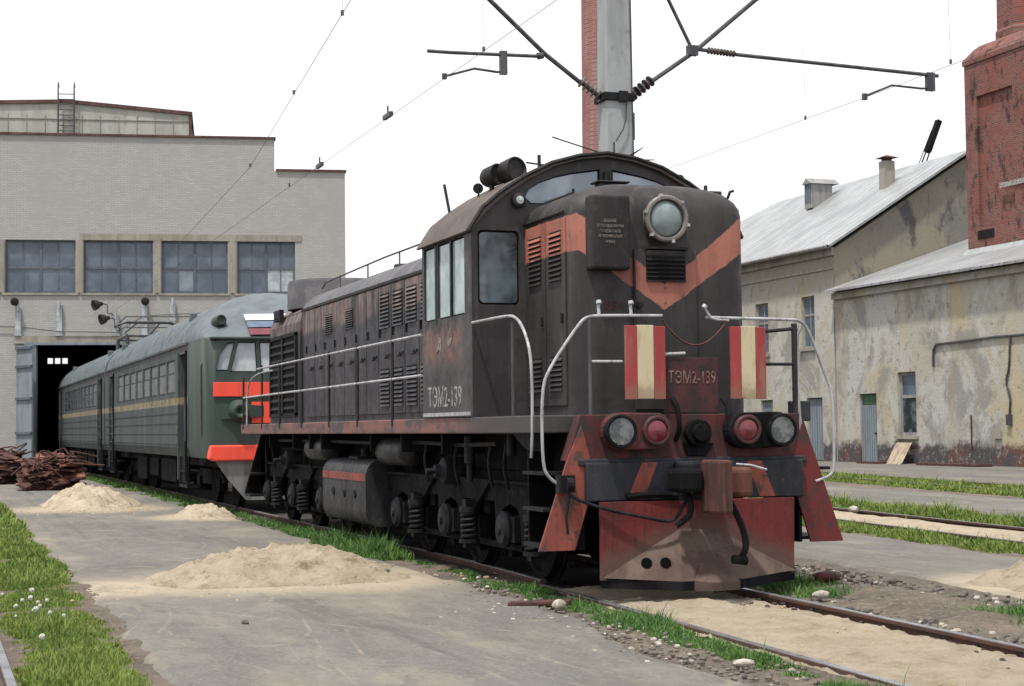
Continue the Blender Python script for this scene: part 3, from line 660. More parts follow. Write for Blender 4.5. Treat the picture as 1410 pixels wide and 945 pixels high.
    P(MB().slats(-.215, .21, .520, .545, 3.02, 3.27, 6, '-y'), 'louvre', CAST, fd, fix=False)
    P(MB().cyl((-.345, .54, 2.2), (-.345, .54, 3.3), .012), 'hinge', BLACK, fd)
    P(MB().cyl((-.30, .53, 2.78), (-.30, .50, 2.78), .035), 'handle', CAST, fd)
    nb = P(MB().box(-.84, -.42, .44, .62, 3.12, 3.86), 'notice_box', BLACK, ho, bevel=.03)
    for i, (w, zz) in enumerate(((.13, 3.60), (.28, 3.545), (.22, 3.495), (.25, 3.445), (.10, 3.39))):
        text('notice_line', ['ВНИМАНИЕ', 'СТОЯТЬ ПОД КОНТАКТНЫМ', 'ПРОВОДОМ ОПАСНО', 'НЕ ПОДНИМАТЬСЯ', 'на крышу'][i], FAINTL, nb, (-.64, .437, zz), (1, 0, 0), (0, 0, 1), w, .034, .003)
    text('notice_line', '034', DARKRED, ho, (-.55, .567, 2.78), (1, 0, 0), (0, 0, 1), .2, .09, .004)
    # main headlamp
    ml = P(MB().lathe((-.03, .60, 3.64), (0, -1, 0), [(0, .20), (.10, .215), (.13, .235), (.16, .235), (.175, .22), (.175, .195), (.16, .19), (.02, .185), (.015, 0)], 40), 'main_headlamp', weathered('dull_lamp_rim', (.17, .15, .14), (.11, .10, .095), 9, rough=.5), ho, smooth=True)
    P(MB().lathe((-.03, .50, 3.64), (0, -1, 0), [(0, .19), (.03, .185), (.06, .15), (.078, .09), (.085, .03), (.086, 0)], 40), 'lens', BIGLENS, ml, smooth=80)
    mrk = MB()
    for k in range(6):
        a = math.pi/2*.5 + k*math.pi/3; mrk.box(-.03+.235*math.cos(a)-.015, -.03+.235*math.cos(a)+.015, .42, .47, 3.64+.235*math.sin(a)-.015, 3.64+.235*math.sin(a)+.015)
    P(mrk, 'clamp', SILVER, ml)
    P(MB().box(-.40, -.12, 1.25, 1.42, 3.99, 4.10).box(-.44, -.08, 1.22, 1.45, 4.10, 4.12), 'roof_box', BLACK, ho, bevel=.01)
    P(MB().box(.66, .86, 1.0, 1.2, 3.86, 4.02).cyl((.72, 1.1, 4.02), (.72, 1.1, 4.09), .02), 'roof_box', BLACK, ho, bevel=.01)
    P(MB().tube([(.78, .72, 3.9), (.80, .70, 3.97), (.84, .70, 3.98)], .015, 6), 'lifting_lug', BLACK, ho)
    P(MB().prism([(.93, 3.66), (1.0, 3.52), (.93, 3.54)], 'y', .8, .95), 'side_lug', BLACK, ho)
    # cab -------------------------------------------------------------------
    Y0, Y1 = 2.07, 3.92
    arch = [(-1.54, 3.70), (-1.38, 3.87), (-1.18, 4.04), (-.93, 4.21), (-.62, 4.37), (-.31, 4.46), (0, 4.50), (.31, 4.46), (.62, 4.37), (.93, 4.21), (1.18, 4.04), (1.38, 3.87), (1.54, 3.70)]
    body = [(-1.54, 1.705)] + [(a, b) for a, b in arch] + [(1.54, 1.705)]
    cab = P(MB().prism(body, 'y', Y0, Y1), 'cab', CABM)
    # window recesses
    def rrect(x0, x1, z0, z1, r, n=4):
        pts = []
        for (cx_, cz_, a0) in ((x0+r, z0+r, math.pi), (x1-r, z0+r, 1.5*math.pi), (x1-r, z1-r, 0), (x0+r, z1-r, .5*math.pi)):
            for k in range(n+1):
                a = a0 + math.pi/2*k/n; pts.append((cx_+r*math.cos(a), cz_+r*math.sin(a)))
        return pts
    wl_ = [(-.945, 4.03), (-.90, 4.12), (-.78, 4.20), (-.6, 4.27), (-.4, 4.32), (-.07, 4.375), (-.07, 3.97), (-.55, 3.97), (-.87, 3.965)]
    wr_ = [(-a, b) for a, b in wl_]
    def inset(p, d):
        cx_ = sum(q[0] for q in p)/len(p); cz_ = sum(q[1] for q in p)/len(p)
        hx = max(abs(q[0]-cx_) for q in p); hz = max(abs(q[1]-cz_) for q in p)
        return [(cx_+(q[0]-cx_)*(1-d/hx), cz_+(q[1]-cz_)*(1-d/hz)) for q in p]
    c = MB(); fwin = [wl_, wr_, rrect(-1.47, -1.005, 2.885, 3.675, .05), rrect(1.005, 1.47, 2.885, 3.675, .05)]
    for w in fwin: c.prism(w, 'y', Y0-.1, Y0+.05)
    swin = [(2.30, 2.72), (2.77, 3.18), (3.24, 3.80)]
    swin = [(2.32, 2.80), (2.84, 3.30), (3.42, 3.84)]
    for s in (-1, 1):
        for (a, b) in swin:
            c.prism(rrect(a, b, 2.80, 3.64, .03), 'x', s*1.6, s*1.49)
    cut(cab, c)
    for i, w in enumerate(fwin):
        o = P(MB().prism(w, 'y', Y0+.03, Y0+.048), 'window', RUBBER, cab)
        P(MB().prism(inset(w, .022), 'y', Y0+.018, Y0+.029), 'pane', GLASSF if i < 2 else GLASSD, o)
    for s in (-1, 1):
        for (a, b) in swin:
            o = P(MB().prism(rrect(a, b, 2.80, 3.64, .03), 'x', s*1.512, s*1.493), 'window', RUBBER, cab)
            P(MB().prism(rrect(a+.02, b-.02, 2.82, 3.62, .02), 'x', s*1.522, s*1.513), 'pane', GLASSCAB, o)
    m = MB().box(-1.546, -1.538, 3.335, 3.385, 2.75, 3.68).box(-1.546, -1.538, 2.78, 2.83, 2.8, 3.64)
    P(m, 'window_post', BLACK, cab)
    P(MB().box(-1.56, -1.535, 2.14, 3.86, 1.72, 1.76), 'kick_strip', SILVER, cab)
    st = MB()
    st.prism([(3.36, 2.42), (3.27, 2.60), (3.20, 2.58), (3.17, 2.42), (3.26, 2.47)], 'x', -1.546, -1.541)
    P(st, 'painted_mark', FAINTL, cab)
    P(MB().prism([(2.95, 2.50), (2.93, 2.56), (2.80, 2.58), (2.74, 2.62), (2.80, 2.52), (2.88, 2.47)], 'x', -1.546, -1.541), 'painted_mark', FAINTL, cab)
    text('number', 'ТЭМ2-139', WHITEL, cab, (-1.5415, 3.08, 1.94), (0, -1, 0), (0, 0, 1), 1.25, .235, .004)
    # roof shell with overhang
    outer = [(a*1.035, b+.05) for a, b in arch]; outer[0] = (-1.60, 3.66); outer[-1] = (1.60, 3.66)
    inner = [(a*1.002, b+.004) for a, b in arch]; inner[0] = (-1.57, 3.65); inner[-1] = (1.57, 3.65)
    rm = MB(); n = len(outer); ring4 = []
    for y in (Y0-.06, Y1+.04): ring4.append([(p[0], y, p[1]) for p in outer] + [(p[0], y, p[1]) for p in inner[::-1]])
    rm.loft(ring4)
    rf = P(rm, 'roof', CABROOF, cab, smooth=30)
    rr = MB(); rr.tube([(p[0], Y0-.065, p[1]-.005) for p in outer], .022, 6); P(rr, 'roof_rim', BLACK, rf)
    P(MB().lathe((-1.02, 2.07, 3.995), (0, -1, 0), [(0, .075), (.06, .08), (.08, .07), (.09, .03), (.1, 0)], 18), 'side_lamp', BLACK, cab, smooth=True)
    P(MB().lathe((-1.02, 1.985, 3.995), (0, -1, 0), [(0, .045), (.01, .04), (.018, 0)], 14), 'lamp_glass', LENS, cab, smooth=True)
    P(MB().cyl((-.0, 2.03, 4.2), (0, 2.05, 4.34), .03).box(-.05, .05, 2.0, 2.06, 4.17, 4.22), 'wiper_motor', CAST, cab)
    P(MB().tube([(-.72, 2.03, 3.98), (-.40, 2.02, 4.10)], .012).tube([(-.40, 2.02, 4.14), (-.40, 2.02, 4.0)], .016), 'wiper', BLACK, cab)
    # twin loudspeakers, aerials on the cab roof
    for (x, y, z, r) in ((-1.00, 2.95, 4.39, .115), (-.84, 2.80, 4.43, .135)):
        P(MB().lathe((x, y+.16, z), (.25, -1, .1), [(-.06, .05), (-.03, r*.8), (.02, r), (.22, r*1.04), (.23, r*.95), (.20, r*.8), (.20, 0)], 22).cyl((x, y+.05, z), (x+.02, y+.05, z-.25), .03), 'horn', BLACK, rf, smooth=True)
    P(MB().tube([(-.72, 2.6, 4.5), (-.5, 2.3, 4.42)], .01), 'cable', BLACK, rf)
    P(MB().tube([(-1.05, 3.3, 4.15), (-1.05, 3.3, 4.35)], .012).lathe((-1.05, 3.3, 4.30), (0, 1, 0), [(0, .06), (.02, .06)], 12), 'whistle', BLACK, rf)
    P(MB().tube([(-1.2, 3.86, 3.98), (-1.27, 3.9, 4.42)], .018), 'aerial', BLACK, rf)
    P(MB().tube([(-.72, 2.2, 4.36), (-.72, 2.2, 4.52)], .02).tube([(.20, 2.3, 4.5), (.20, 2.3, 4.72)], .01), 'aerial', BLACK, rf)
    sp_ = MB().cyl((.42, 2.6, 4.5), (.42, 2.6, 4.60), .06)
    for k in range(12):
        a = k*2*math.pi/12 + .2; L = .28+.22*((k*7) % 5)/5; sp_.tube([(.42, 2.6, 4.57), (.42+L*math.cos(a), 2.6+L*math.sin(a), 4.56+.10*math.sin(k*2.3))], [.02, .005], 5)
    sp_.tube([(.42, 2.6, 4.58), (-.45, 2.5, 4.78)], .008, 5)
    P(sp_, 'spiked_aerial', BLACK, rf)
    P(MB().tube([(.95+.04*math.cos(k*.6), 2.2, 4.32+.045*math.sin(k*.6)) for k in range(11)], .012, 6), 'lifting_eye', BLACK, rf)
    # long hood -----------------------------------------------------------------
    hp = [(-.94, 1.70), (-.94, 3.60), (-.88, 3.72), (-.74, 3.84), (-.5, 3.94), (-.25, 3.99), (0, 4.0), (.25, 3.99), (.5, 3.94), (.74, 3.84), (.88, 3.72), (.94, 3.60), (.94, 1.70)]
    lh = P(MB().prism([p for p in hp if p[1] <= 3.6], 'y', Y1, 15.2), 'long_hood', LHM)
    P(MB().prism([(-.955, 3.60)] + hp[2:-2] + [(.955, 3.60)], 'y', Y1+.05, 13.2), 'hood_roof', LHROOF, lh, smooth=True)
    seams = [4.02+.68*k for k in range(14)]
    for k in range(13):
        y0, y1 = seams[k]+.018, seams[k+1]-.018
        dr = P(MB().box(-.962, -.938, y0, y1, 1.80, 3.56), 'hood_door', LHM, lh, bevel=.005)
        if k < 6 or k in (8, 10):
            zt = (2.98, 3.46) if k < 6 else (3.1, 3.4)
            for za, zb in ((zt,) if k >= 6 else (zt, (1.90, 2.42))):
                P(MB().box(-.9665, -.96, y0+.08, y1-.08, za, zb), 'louvre_backing', RUBBER, dr)
                P(MB().slats(-.985, -.962, y0+.08, y1-.08, za, zb, 9, '-x'), 'louvre', LHM, dr, fix=False)
        P(MB().box(-.985, -.955, y1-.10, y1-.07, 2.86, 2.98), 'latch', CAST, dr)
        P(MB().tube([(-.96, y0+.06, 2.62), (-1.0, y0+.08, 2.56), (-1.0, y0+.2, 2.56), (-.96, y0+.22, 2.62)], .012, 6), 'handle', CAST, dr)
    P(MB().box(-.97, -.94, 4.0, 13.2, 3.585, 3.625), 'rain_gutter', BLACK, lh)
    # radiator section at the rear
    rs = P(MB().prism([(-1.0, 1.70), (-1.0, 3.42), (-.92, 3.62), (-.6, 3.78), (.6, 3.78), (.92, 3.62), (1.0, 3.42), (1.0, 1.70)], 'y', 13.2, 15.72), 'radiator_section', RADM, bevel=.015)
    P(MB().box(-1.006, -.995, 13.35, 15.6, 1.86, 3.22), 'shutter_backing', RUBBER, rs)
    fr = MB()
    for (a, b) in ((13.33, 13.42), (14.42, 14.53), (15.53, 15.62)): fr.box(-1.04, -1.0, a, b, 1.84, 3.24)
    fr.box(-1.04, -1.0, 13.33, 15.62, 1.82, 1.88).box(-1.04, -1.0, 13.33, 15.62, 3.2, 3.26)
    P(fr, 'shutter_frame', CAST, rs)
    sl = MB()
    for i in range(9): sl.add([(-1.035, 13.42, 1.95+.14*i), (-1.035, 15.53, 1.95+.14*i), (-1.01, 15.53, 2.0+.14*i), (-1.01, 13.42, 2.0+.14*i)], [(0, 1, 2, 3)]).box(-1.036, -1.03, 13.42, 15.53, 1.945+.14*i, 1.962+.14*i)
    P(sl, 'shutter_slat', CAST, rs)
    P(MB().box(-1.06, -.98, 14.55, 15.1, 3.52, 3.72).box(-1.07, -1.05, 14.6, 15.05, 3.56, 3.68), 'marker_lamp', CAST, rs, bevel=.015)
    P(MB().lathe((0, 14.3, 3.7), (0, 0, 1), [(0, .95), (.45, .95), (.5, .93), (.5, .86), (.3, .82), (.3, 0)], 36), 'fan_shroud', LHROOF, rs, smooth=True)
    # roof walk rails
    rr = MB().tube([(-.62, 4.0, 4.08), (-.62, 9.0, 4.10), (-.62, 12.8, 4.06), (-.62, 13.1, 3.98)], .014)
    for y in (4.6, 6.4, 8.2, 10, 11.8): rr.tube([(-.62, y, 3.86), (-.62, y, 4.09)], .012)
    P(rr, 'roof_rail', DARKPIPE, lh)
    P(MB().cyl((0, 10.0, 3.97), (0, 10.0, 4.1), .22, .2, 20).box(-.35, .35, 5.0, 5.6, 3.96, 4.05), 'exhaust', BLACK, lh)
    # deck handrails
    for (zf, y1) in ((2.67, 14.1), (2.20, 15.45)):
        P(MB().tube([(-1.54, 3.98, zf), (-1.54, 9, zf-.01), (-1.54, y1, zf-.02)], .017, 8), 'handrail', SILVER)
    P(MB().tube([(-1.54, 12.8, 2.58), (-1.54, 14.2, 2.57), (-1.54, 14.9, 2.45), (-1.54, 15.1, 2.2), (-1.54, 15.12, 1.7)], .0155, 8, 2), 'handrail', SILVER, smooth=True)
    for y in (5.26, 7.02, 8.67, 10.5, 12.2, 13.7): P(MB().tube([(-1.54, y, 2.70), (-1.54, y, 1.62)], .02), 'rail_post', BLACK)
    P(MB().tube([(-1.54, 15.45, 2.55), (-1.54, 15.45, 1.62)], .02), 'rail_post', BLACK)
    for (zf) in (2.67, 2.20): P(MB().tube([(1.54, 3.98, zf), (1.54, 15.4, zf)], .017, 8), 'handrail', SILVER)
    # rear steps
    P(MB().prism([(15.68, 1.5), (15.2, 1.5), (14.95, .45), (15.68, .45)], 'x', -1.2, -1.16).prism([(-1.2, 1.5), (-1.5, .45), (-1.2, .45)], 'y', 15.6, 15.64), 'rear_step', UNDER)
    for z in (.42, .8): P(MB().box(-1.5, -1.16, 15.05, 15.6, z, z+.04), 'rear_step', CAST)
    # fuel tank ------------------------------------------------------------------
    tp = []
    for (cx_, cz_, a0) in ((-1.26, .50, 180), (1.26, .50, 270), (1.26, .98, 0), (-1.26, .98, 90)):
        for k in range(6):
            a = math.radians(a0+18*k); tp.append((cx_+.2*math.cos(a), cz_+.2*math.sin(a)))
    ft = P(MB().prism(tp, 'y', 6.92, 9.45), 'fuel_tank', weathered('tank_paint', (.014, .014, .017), (.03, .03, .032), 3, dirt=(.07, .06, .052), rough=.55), smooth=True)
    P(MB().box(-1.468, -1.455, 6.95, 9.42, .90, 1.0), 'warning_band', ORANGEP, ft)
    tm = MB()
    for y in (7.5, 8.1, 8.75): P(MB().lathe((-1.46, y, .72), (-1, 0, 0), [(0, .06), (.015, .06), (.02, .04), (.012, .03), (.012, 0)], 16), 'inspection_plug', CAST, ft, smooth=True)
    P(MB().cyl((-1.1, 8.3, 1.15), (-1.1, 8.3, 1.32), .07, seg=14).box(-1.3, -.9, 8.0, 8.5, 1.18, 1.21), 'filler', CAST, ft)
    # air reservoirs
    for y in (9.75, 5.4):
        P(MB().lathe((-1.22, y, 1.30), (0, 1, 0), [(0, 0), (.03, .12), (.09, .17), (.12, .18), (1.25, .18), (1.28, .17), (1.34, .12), (1.37, 0)], 22), 'air_reservoir', weathered('reservoir_paint', (.013, .013, .015), (.028, .028, .03), 3, dirt=(.06, .05, .042), rough=.5), smooth=True)
    pp = MB().tube([(-1.3, 2.0, 1.42), (-1.3, 3.2, 1.40), (-1.3, 4.8, 1.42), (-1.3, 6.6, 1.40), (-1.3, 9.6, 1.42), (-1.3, 14, 1.42)], .025, 8)
    for y in (2.2, 3.4, 4.6, 11, 1.7, 13.9): pp.tube([(-1.3, y, 1.42), (-1.32, y+.05, 1.2), (-1.25, y+.1, .95)], .018, 6, 1)
    P(pp, 'brake_pipe', CAST)
    P(MB().cyl((-1.28, 3.0, 1.2), (-1.28, 3.0, 1.5), .06).cyl((-1.28, 3.0, 1.0), (-1.28, 3.0, 1.2), .035), 'sand_pipe', CAST)
    P(MB().cyl((-1.28, 1.6, 1.3), (-1.28, 1.6, 1.52), .05), 'sand_pipe', CAST)
    # bogies ------------------------------------------------------------------------
    def helix(y, x, z0, z1, r=.085, turns=5):
        n = turns*12
        return [(x+r*math.cos(2*math.pi*k/12), y+r*math.sin(2*math.pi*k/12), z0+(z1-z0)*k/n) for k in range(n+1)]
    for yc_ in (4.13, 12.73):
        bg = MB()
        for s in (-1, 1):
            x0, x1 = s*1.06, s*1.15
            top = [(yc_-2.95, .80), (yc_-2.75, 1.0), (yc_+2.75, 1.0), (yc_+2.95, .80)]
            low = []
            for q in (2.1, 0, -2.1):
                yq = yc_+q
                low += [(yq+.52, .80), (yq+.46, .36), (yq+.34, .36), (yq+.31, .62), (yq+.22, .74), (yq, .79), (yq-.22, .74), (yq-.31, .62), (yq-.34, .36), (yq-.46, .36), (yq-.52, .80)]
            bg.prism(top+low, 'x', x0, x1)
            bg.box(s*1.0, s*1.2, yc_-2.8, yc_+2.8, 1.0, 1.03)
            for q in (-1.05, 1.05):
                bg.add([(s*1.155, yc_+q-.5, 1.0), (s*1.155, yc_+q, .72), (s*1.155, yc_+q+.5, 1.0), (s*1.20, yc_+q-.5, 1.0), (s*1.20, yc_+q, .72), (s*1.20, yc_+q+.5, 1.0)], [(0, 1, 2), (3, 5, 4), (0, 3, 4, 1), (1, 4, 5, 2), (0, 2, 5, 3)])
            bg.box(s*1.05, s*1.1, yc_-2.3, yc_+2.3, .30, .36)
        for q in (-2.85, -1.05, 1.05, 2.85): bg.box(-1.06, 1.06, yc_+q-.1, yc_+q+.1, .65, .95)
        for q in (-1.45, .65, 1.5): bg.box(-.62, .62, yc_+q-.42, yc_+q+.5, .24, .92)
        bg.box(-.98, .98, yc_-2.6, yc_+2.6, .86, .98)
        for q in (-1.6, -.5, .5, 1.6): bg.box(-.98, .98, yc_+q-.05, yc_+q+.05, .2, .6)
        bg = P(bg, 'bogie', UNDER)
        for q in (-2.1, 0, 2.1):
            y = yc_+q
            ax = MB().cyl((-1.0, y, .525), (1.0, y, .525), .09, seg=14)
            for s in (-1, 1): ax.lathe((s*.69, y, .525), (s, 0, 0), [(0, .56), (.03, .56), (.04, .525), (.13, .52), (.135, .46), (.10, .44), (.10, .2), (.16, .17), (.16, 0)], 36)
            P(ax, 'wheelset', UNDER, bg, smooth=True)
            for s in (-1, 1):
                P(MB().box(s*1.02, s*1.2, y-.26, y+.26, .40, .66).lathe((s*1.18, y, .525), (s, 0, 0), [(0, .19), (.05, .19), (.07, .165), (.09, .15), (.1, .06), (.12, .05), (.12, 0)], 20), 'axle_box', CAST, bg, smooth=True)
                for e in (-1.0,):
                    P(MB().tube(helix(y+e, s*1.25, .36, .66), .020, 6).cyl((s*1.25, y+e, .32), (s*1.25, y+e, .36), .115).cyl((s*1.25, y+e, .66), (s*1.25, y+e, .72), .11).box(s*1.14, s*1.31, y+e-.06, y+e+.06, .72, .80).box(s*1.14, s*1.31, y+e-.05, y+e+.05, .27, .33), 'spring', CAST, bg, smooth=True)
        for q in (-.2,) if yc_ < 8 else (.1,):
            P(MB().lathe((-1.05, yc_+q, 1.10), (-1, 0, 0), [(0, .16), (.22, .16), (.26, .15), (.30, .08), (.36, .07), (.36, .035), (.46, .03), (.46, 0)], 20), 'brake_cylinder', CAST, bg, smooth=True)
    return R
loco()

# ================================================================ GREEN TRAIN
def coach(y0, y1, nose, label):
    R = thing('train_car', label, 'train car', (0, (y0+y1)/2, 0), 'cars of the green electric train')
    def P(mb, name, mat, parent=R, **k): return mb.build(name, mat, parent, **k)
    roofp = [(1.74, 3.46), (1.66, 3.72), (1.48, 3.98), (1.15, 4.24), (.75, 4.42), (.35, 4.51), (0, 4.54)]
    roofp = roofp + [(-a, b) for a, b in roofp[-2::-1]]
    ys = y0+2.4 if nose else y0
    body = MB().prism([(-1.66, 1.05), (-1.74, 1.25), (-1.74, 3.46), (1.74, 3.46), (1.74, 1.25), (1.66, 1.05)], 'y', ys, y1)
    b = P(body, 'body', EMUSIDE)
    rf = P(MB().prism(roofp, 'y', ys, y1-.05), 'roof', EMUROOF, smooth=True)
    P(MB().box(-1.775, -1.735, ys, y1, 3.42, 3.47).box(1.735, 1.775, ys, y1, 3.42, 3.47), 'gutter', EMUSIDE, rf)
    for z in (1.32, 1.55, 1.78, 2.0): P(MB().box(-1.752, -1.738, ys+1.4, y1-.1, z-.012, z+.012), 'side_rib', EMUSIDE, b)
    doors = [(y0+2.6, y0+3.65)] if nose else [(y0+.75, y0+1.75)]
    doors += [(y1-2.45, y1-1.4)]
    c = MB()
    for a, d in doors: c.box(-1.9, -1.2, a, d, .95, 3.25)
    wins = []
    w0 = doors[0][1]+.75; n = int((doors[-1][0]-.6-w0)/1.47)
    for k in range(n): wins.append((w0+1.47*k, w0+1.47*k+1.27))
    for a, d in wins: c.box(-1.9, -1.69, a, d, 2.42, 3.18)
    cut(b, c)
    for a, d in doors:
        o = P(MB().box(-1.25, -1.21, a, d, 1.0, 3.25), 'doorway', RUBBER, b)
        P(MB().box(-1.78, -1.735, a-.06, a, .55, 3.3), 'door_post', UNDER, b)
        P(MB().box(-1.78, -1.735, d, d+.06, .55, 3.3), 'door_post', EMUSIDE, b)
        P(MB().box(-1.70, -1.66, a, d, .5, 1.06), 'step_well', RUBBER, b)
        P(MB().box(-1.74, -1.45, a, d, .40, .46).box(-1.74, -1.70, a-.05, a, .4, 1.05).box(-1.74, -1.70, d, d+.05, .4, 1.05).box(-1.72, -1.4, a, d, .72, .76), 'door_step', CAST, b)
        P(MB().tube([(-1.79, a-.15, 1.4), (-1.80, a-.15, 2.3)], .02, 6), 'grab_rail', DARKPIPE, b)
    for a, d in wins:
        w = P(MB().box(-1.712, -1.692, a, d, 2.42, 3.18), 'window', EMUSIDE, b)
        P(MB().box(-1.722, -1.714, a+.06, d-.06, 2.47, 2.86).box(-1.718, -1.712, a+.06, d-.06, 2.90, 3.14), 'pane', EMUGLASS, w)
    # roof ventilators
    for k in range(2):
        y = ys+1.6+k*13.4
        P(MB().box(-1.46, -1.30, y, y+.16, 4.0, 4.2), 'ventilator', EMUROOF, rf, bevel=.02)
    # underframe, boxes, bogies
    u = MB().box(-1.3, 1.3, y0+.9, y1-.3, .85, 1.06)
    for (a, d, z) in ((.32, .45, .42), (.48, .56, .5), (.6, .7, .36)):
        L = y1-y0; u.box(-1.45, -.6, y0+a*L, y0+d*L, z, .95)
    P(u, 'underframe', UNDER)
    for yb in (y0+3.2, y1-3.2):
        m = MB()
        for s in (-1, 1):
            m.prism([(yb-1.9, .55), (yb-1.4, .78), (yb+1.4, .78), (yb+1.9, .55), (yb+1.2, .45), (yb-1.2, .45)], 'x', s*1.05, s*1.15)
            for q in (-1.3, 1.3):
                m.lathe((s*.69, yb+q, .475), (s, 0, 0), [(0, .5), (.03, .5), (.04, .475), (.13, .47), (.13, 0)], 24).box(s*1.02, s*1.2, yb+q-.2, yb+q+.2, .35, .6)
        P(m, 'bogie', UNDER)
    if nose:
        secs = [(y0+.0, 1.56, 3.46, .97), (y0+.05, 1.64, 3.50, .98), (y0+.22, 1.71, 3.62, .995), (y0+.5, 1.738, 3.80, 1), (y0+.9, 1.74, 4.02, 1), (y0+1.3, 1.74, 4.21, 1), (y0+1.8, 1.74, 4.41, 1), (y0+2.4, 1.74, 4.54, 1)]
        rings = []
        for (y, hw, zt, k) in secs:
            low = [(-hw*.97, 1.05), (-hw, 1.25), (-hw, 2.4)]
            arc = [(-hw*p[0]/1.74, 3.40*k+.05+(p[1]-3.46)/(4.54-3.46)*(zt-3.40*k-.05)) for p in roofp]
            rings.append([(p[0], y, p[1]) for p in low+arc+[(-a, z) for a, z in low[::-1]]])
        nb = P(MB().loft(rings), 'cab_nose', NOSEM, smooth=42)
        c = MB()
        panes = [[(-1.47, 2.80), (-1.02, 2.80), (-1.02, 3.30), (-1.22, 3.28), (-1.36, 3.15)], [(-.97, 2.80), (-.08, 2.80), (-.08, 3.32), (-.97, 3.32)]]
        panes = [[(-1.54, 2.78), (-1.31, 2.78), (-1.17, 3.35), (-1.30, 3.33), (-1.46, 3.12)], [(-1.26, 2.75), (-.72, 2.75), (-.75, 3.36), (-1.11, 3.36)], [(-.66, 2.75), (-.04, 2.75), (-.04, 3.36), (-.68, 3.36)]]
        panes += [[(-a, z) for a, z in p] for p in panes]
        for p in panes: c.prism(p, 'y', y0-.2, y0+.10)
        cut(nb, c)
        for p in panes:
            w = P(MB().prism(p, 'y', y0+.06, y0+.09), 'windscreen', RUBBER, nb)
            cx_ = sum(q[0] for q in p)/len(p); cz_ = sum(q[1] for q in p)/len(p)
            P(MB().prism([(cx_+(q[0]-cx_)*.92, cz_+(q[1]-cz_)*.92) for q in p], 'y', y0+.045, y0+.058), 'pane', GLASSN, w)
        P(MB().box(-1.66, 1.66, y0-.05, y0+.3, 3.40, 3.455), 'brow', EMUGREEN, nb, bevel=.02)
        P(MB().box(-1.60, 1.60, y0-.035, y0+.0, 2.27, 2.55), 'orange_band', FLUO, nb, bevel=.005)
        P(MB().box(-.84, .84, y0-.035, y0+.0, 1.74, 2.16), 'orange_panel', FLUO, nb, bevel=.005)
        P(MB().prism([(-1.70, 1.04), (-1.66, 1.31), (1.66, 1.31), (1.70, 1.04), (1.6, 1.0), (-1.6, 1.0)], 'y', y0-.10, y0+.2), 'orange_bumper', FLUO, nb, bevel=.03)
        for s in (-1, 1):
            P(MB().lathe((s*1.10, y0+.05, 1.98), (0, -1, 0), [(0, .24), (.12, .22), (.26, .15), (.30, .13), (.30, .10), (.2, 0)], 20).loft([[(s*(1.45-.9*t), y0-.02-.10*math.sin(math.pi*t), 1.98+a*(.16-.06*t)) for a in (1, -1)] + [(s*(1.45-.9*t), y0+.1, 1.98-.12), (s*(1.45-.9*t), y0+.1, 1.98+.12)] for t in (0, .25, .5, .75, 1)]), 'buffer_lamp', EMUGREEN, nb, smooth=True)
            P(MB().lathe((s*1.36, y0+.95, 3.80), (0, -1, .05), [(0, .13), (.4, .12), (.46, .11), (.48, .09), (.44, .08), (.42, 0)], 20), 'roof_lamp', EMUGREEN, nb, smooth=True)
            P(MB().tube([(s*1.70, y0+.5, 1.4), (s*1.76, y0+.52, 1.5), (s*1.76, y0+.52, 2.9), (s*1.71, y0+.5, 3.0)], .018, 6), 'grab_rail', DARKPIPE, nb)
        for i, (zt, col) in enumerate(((.16, (.75, .75, .72)), (.0, (.10, .13, .2)), (-.16, (.14, .04, .05)))):
            pt = []
            for (dz) in (0, .135):
                z = 3.66+zt+dz; yq = y0+float(np.interp(z-.02, [3.46, 3.50, 3.62, 3.80, 4.02], [0, .05, .22, .5, .9]))
                pt.append((yq-.03, z))
            mm = weathered('flag_paint', col, tuple(q*.85 for q in col), 5, rough=.6, bump=0)
            P(MB().add([(-.86, pt[0][0], pt[0][1]), (.0, pt[0][0]-.02, pt[0][1]+.02), (.0, pt[1][0]-.02, pt[1][1]+.02), (-.86, pt[1][0], pt[1][1]), (-.86, pt[0][0]+.06, pt[0][1]), (0, pt[0][0]+.06, pt[0][1]+.02), (0, pt[1][0]+.06, pt[1][1]+.02), (-.86, pt[1][0]+.06, pt[1][1])], [(0, 1, 2, 3), (4, 7, 6, 5), (0, 4, 5, 1), (2, 6, 7, 3), (0, 3, 7, 4), (1, 5, 6, 2)]), 'tricolour_stripe', mm, nb)
        P(MB().prism([(-1.55, 1.0), (1.55, 1.0), (1.3, .62), (.95, .22), (-.95, .22), (-1.3, .62)], 'y', y0-.02, y0+.06), 'plow', weathered('grey_plow', (.12, .12, .12), (.19, .185, .18), 4, rough=.7), nb)
        P(MB().box(-.25, .25, y0-.5, y0+.2, .9, 1.25).box(-.1, .1, y0-.7, y0-.4, .95, 1.2), 'coupler', CAST, nb, bevel=.03)
    else:
        # pantograph frame folded on the roof
        yp = y0+2.6
        pg = MB()
        for y in (yp, yp+2.8):
            for s in (-.75, .75): pg.cyl((s, y, 4.35), (s, y, 4.72), .07, seg=10)
        for s in (-.75, .75): pg.tube([(s, yp, 4.74), (s, yp+2.8, 4.74)], .04, 6).tube([(s, yp+.1, 4.78), (s*.6, yp+3.6, 5.02)], .03, 6).tube([(s*.6, yp+3.6, 5.02), (s*.5, yp+.6, 5.18)], .025, 6)
        for y in (yp, yp+2.8): pg.tube([(-.75, y, 4.74), (.75, y, 4.74)], .04, 6)
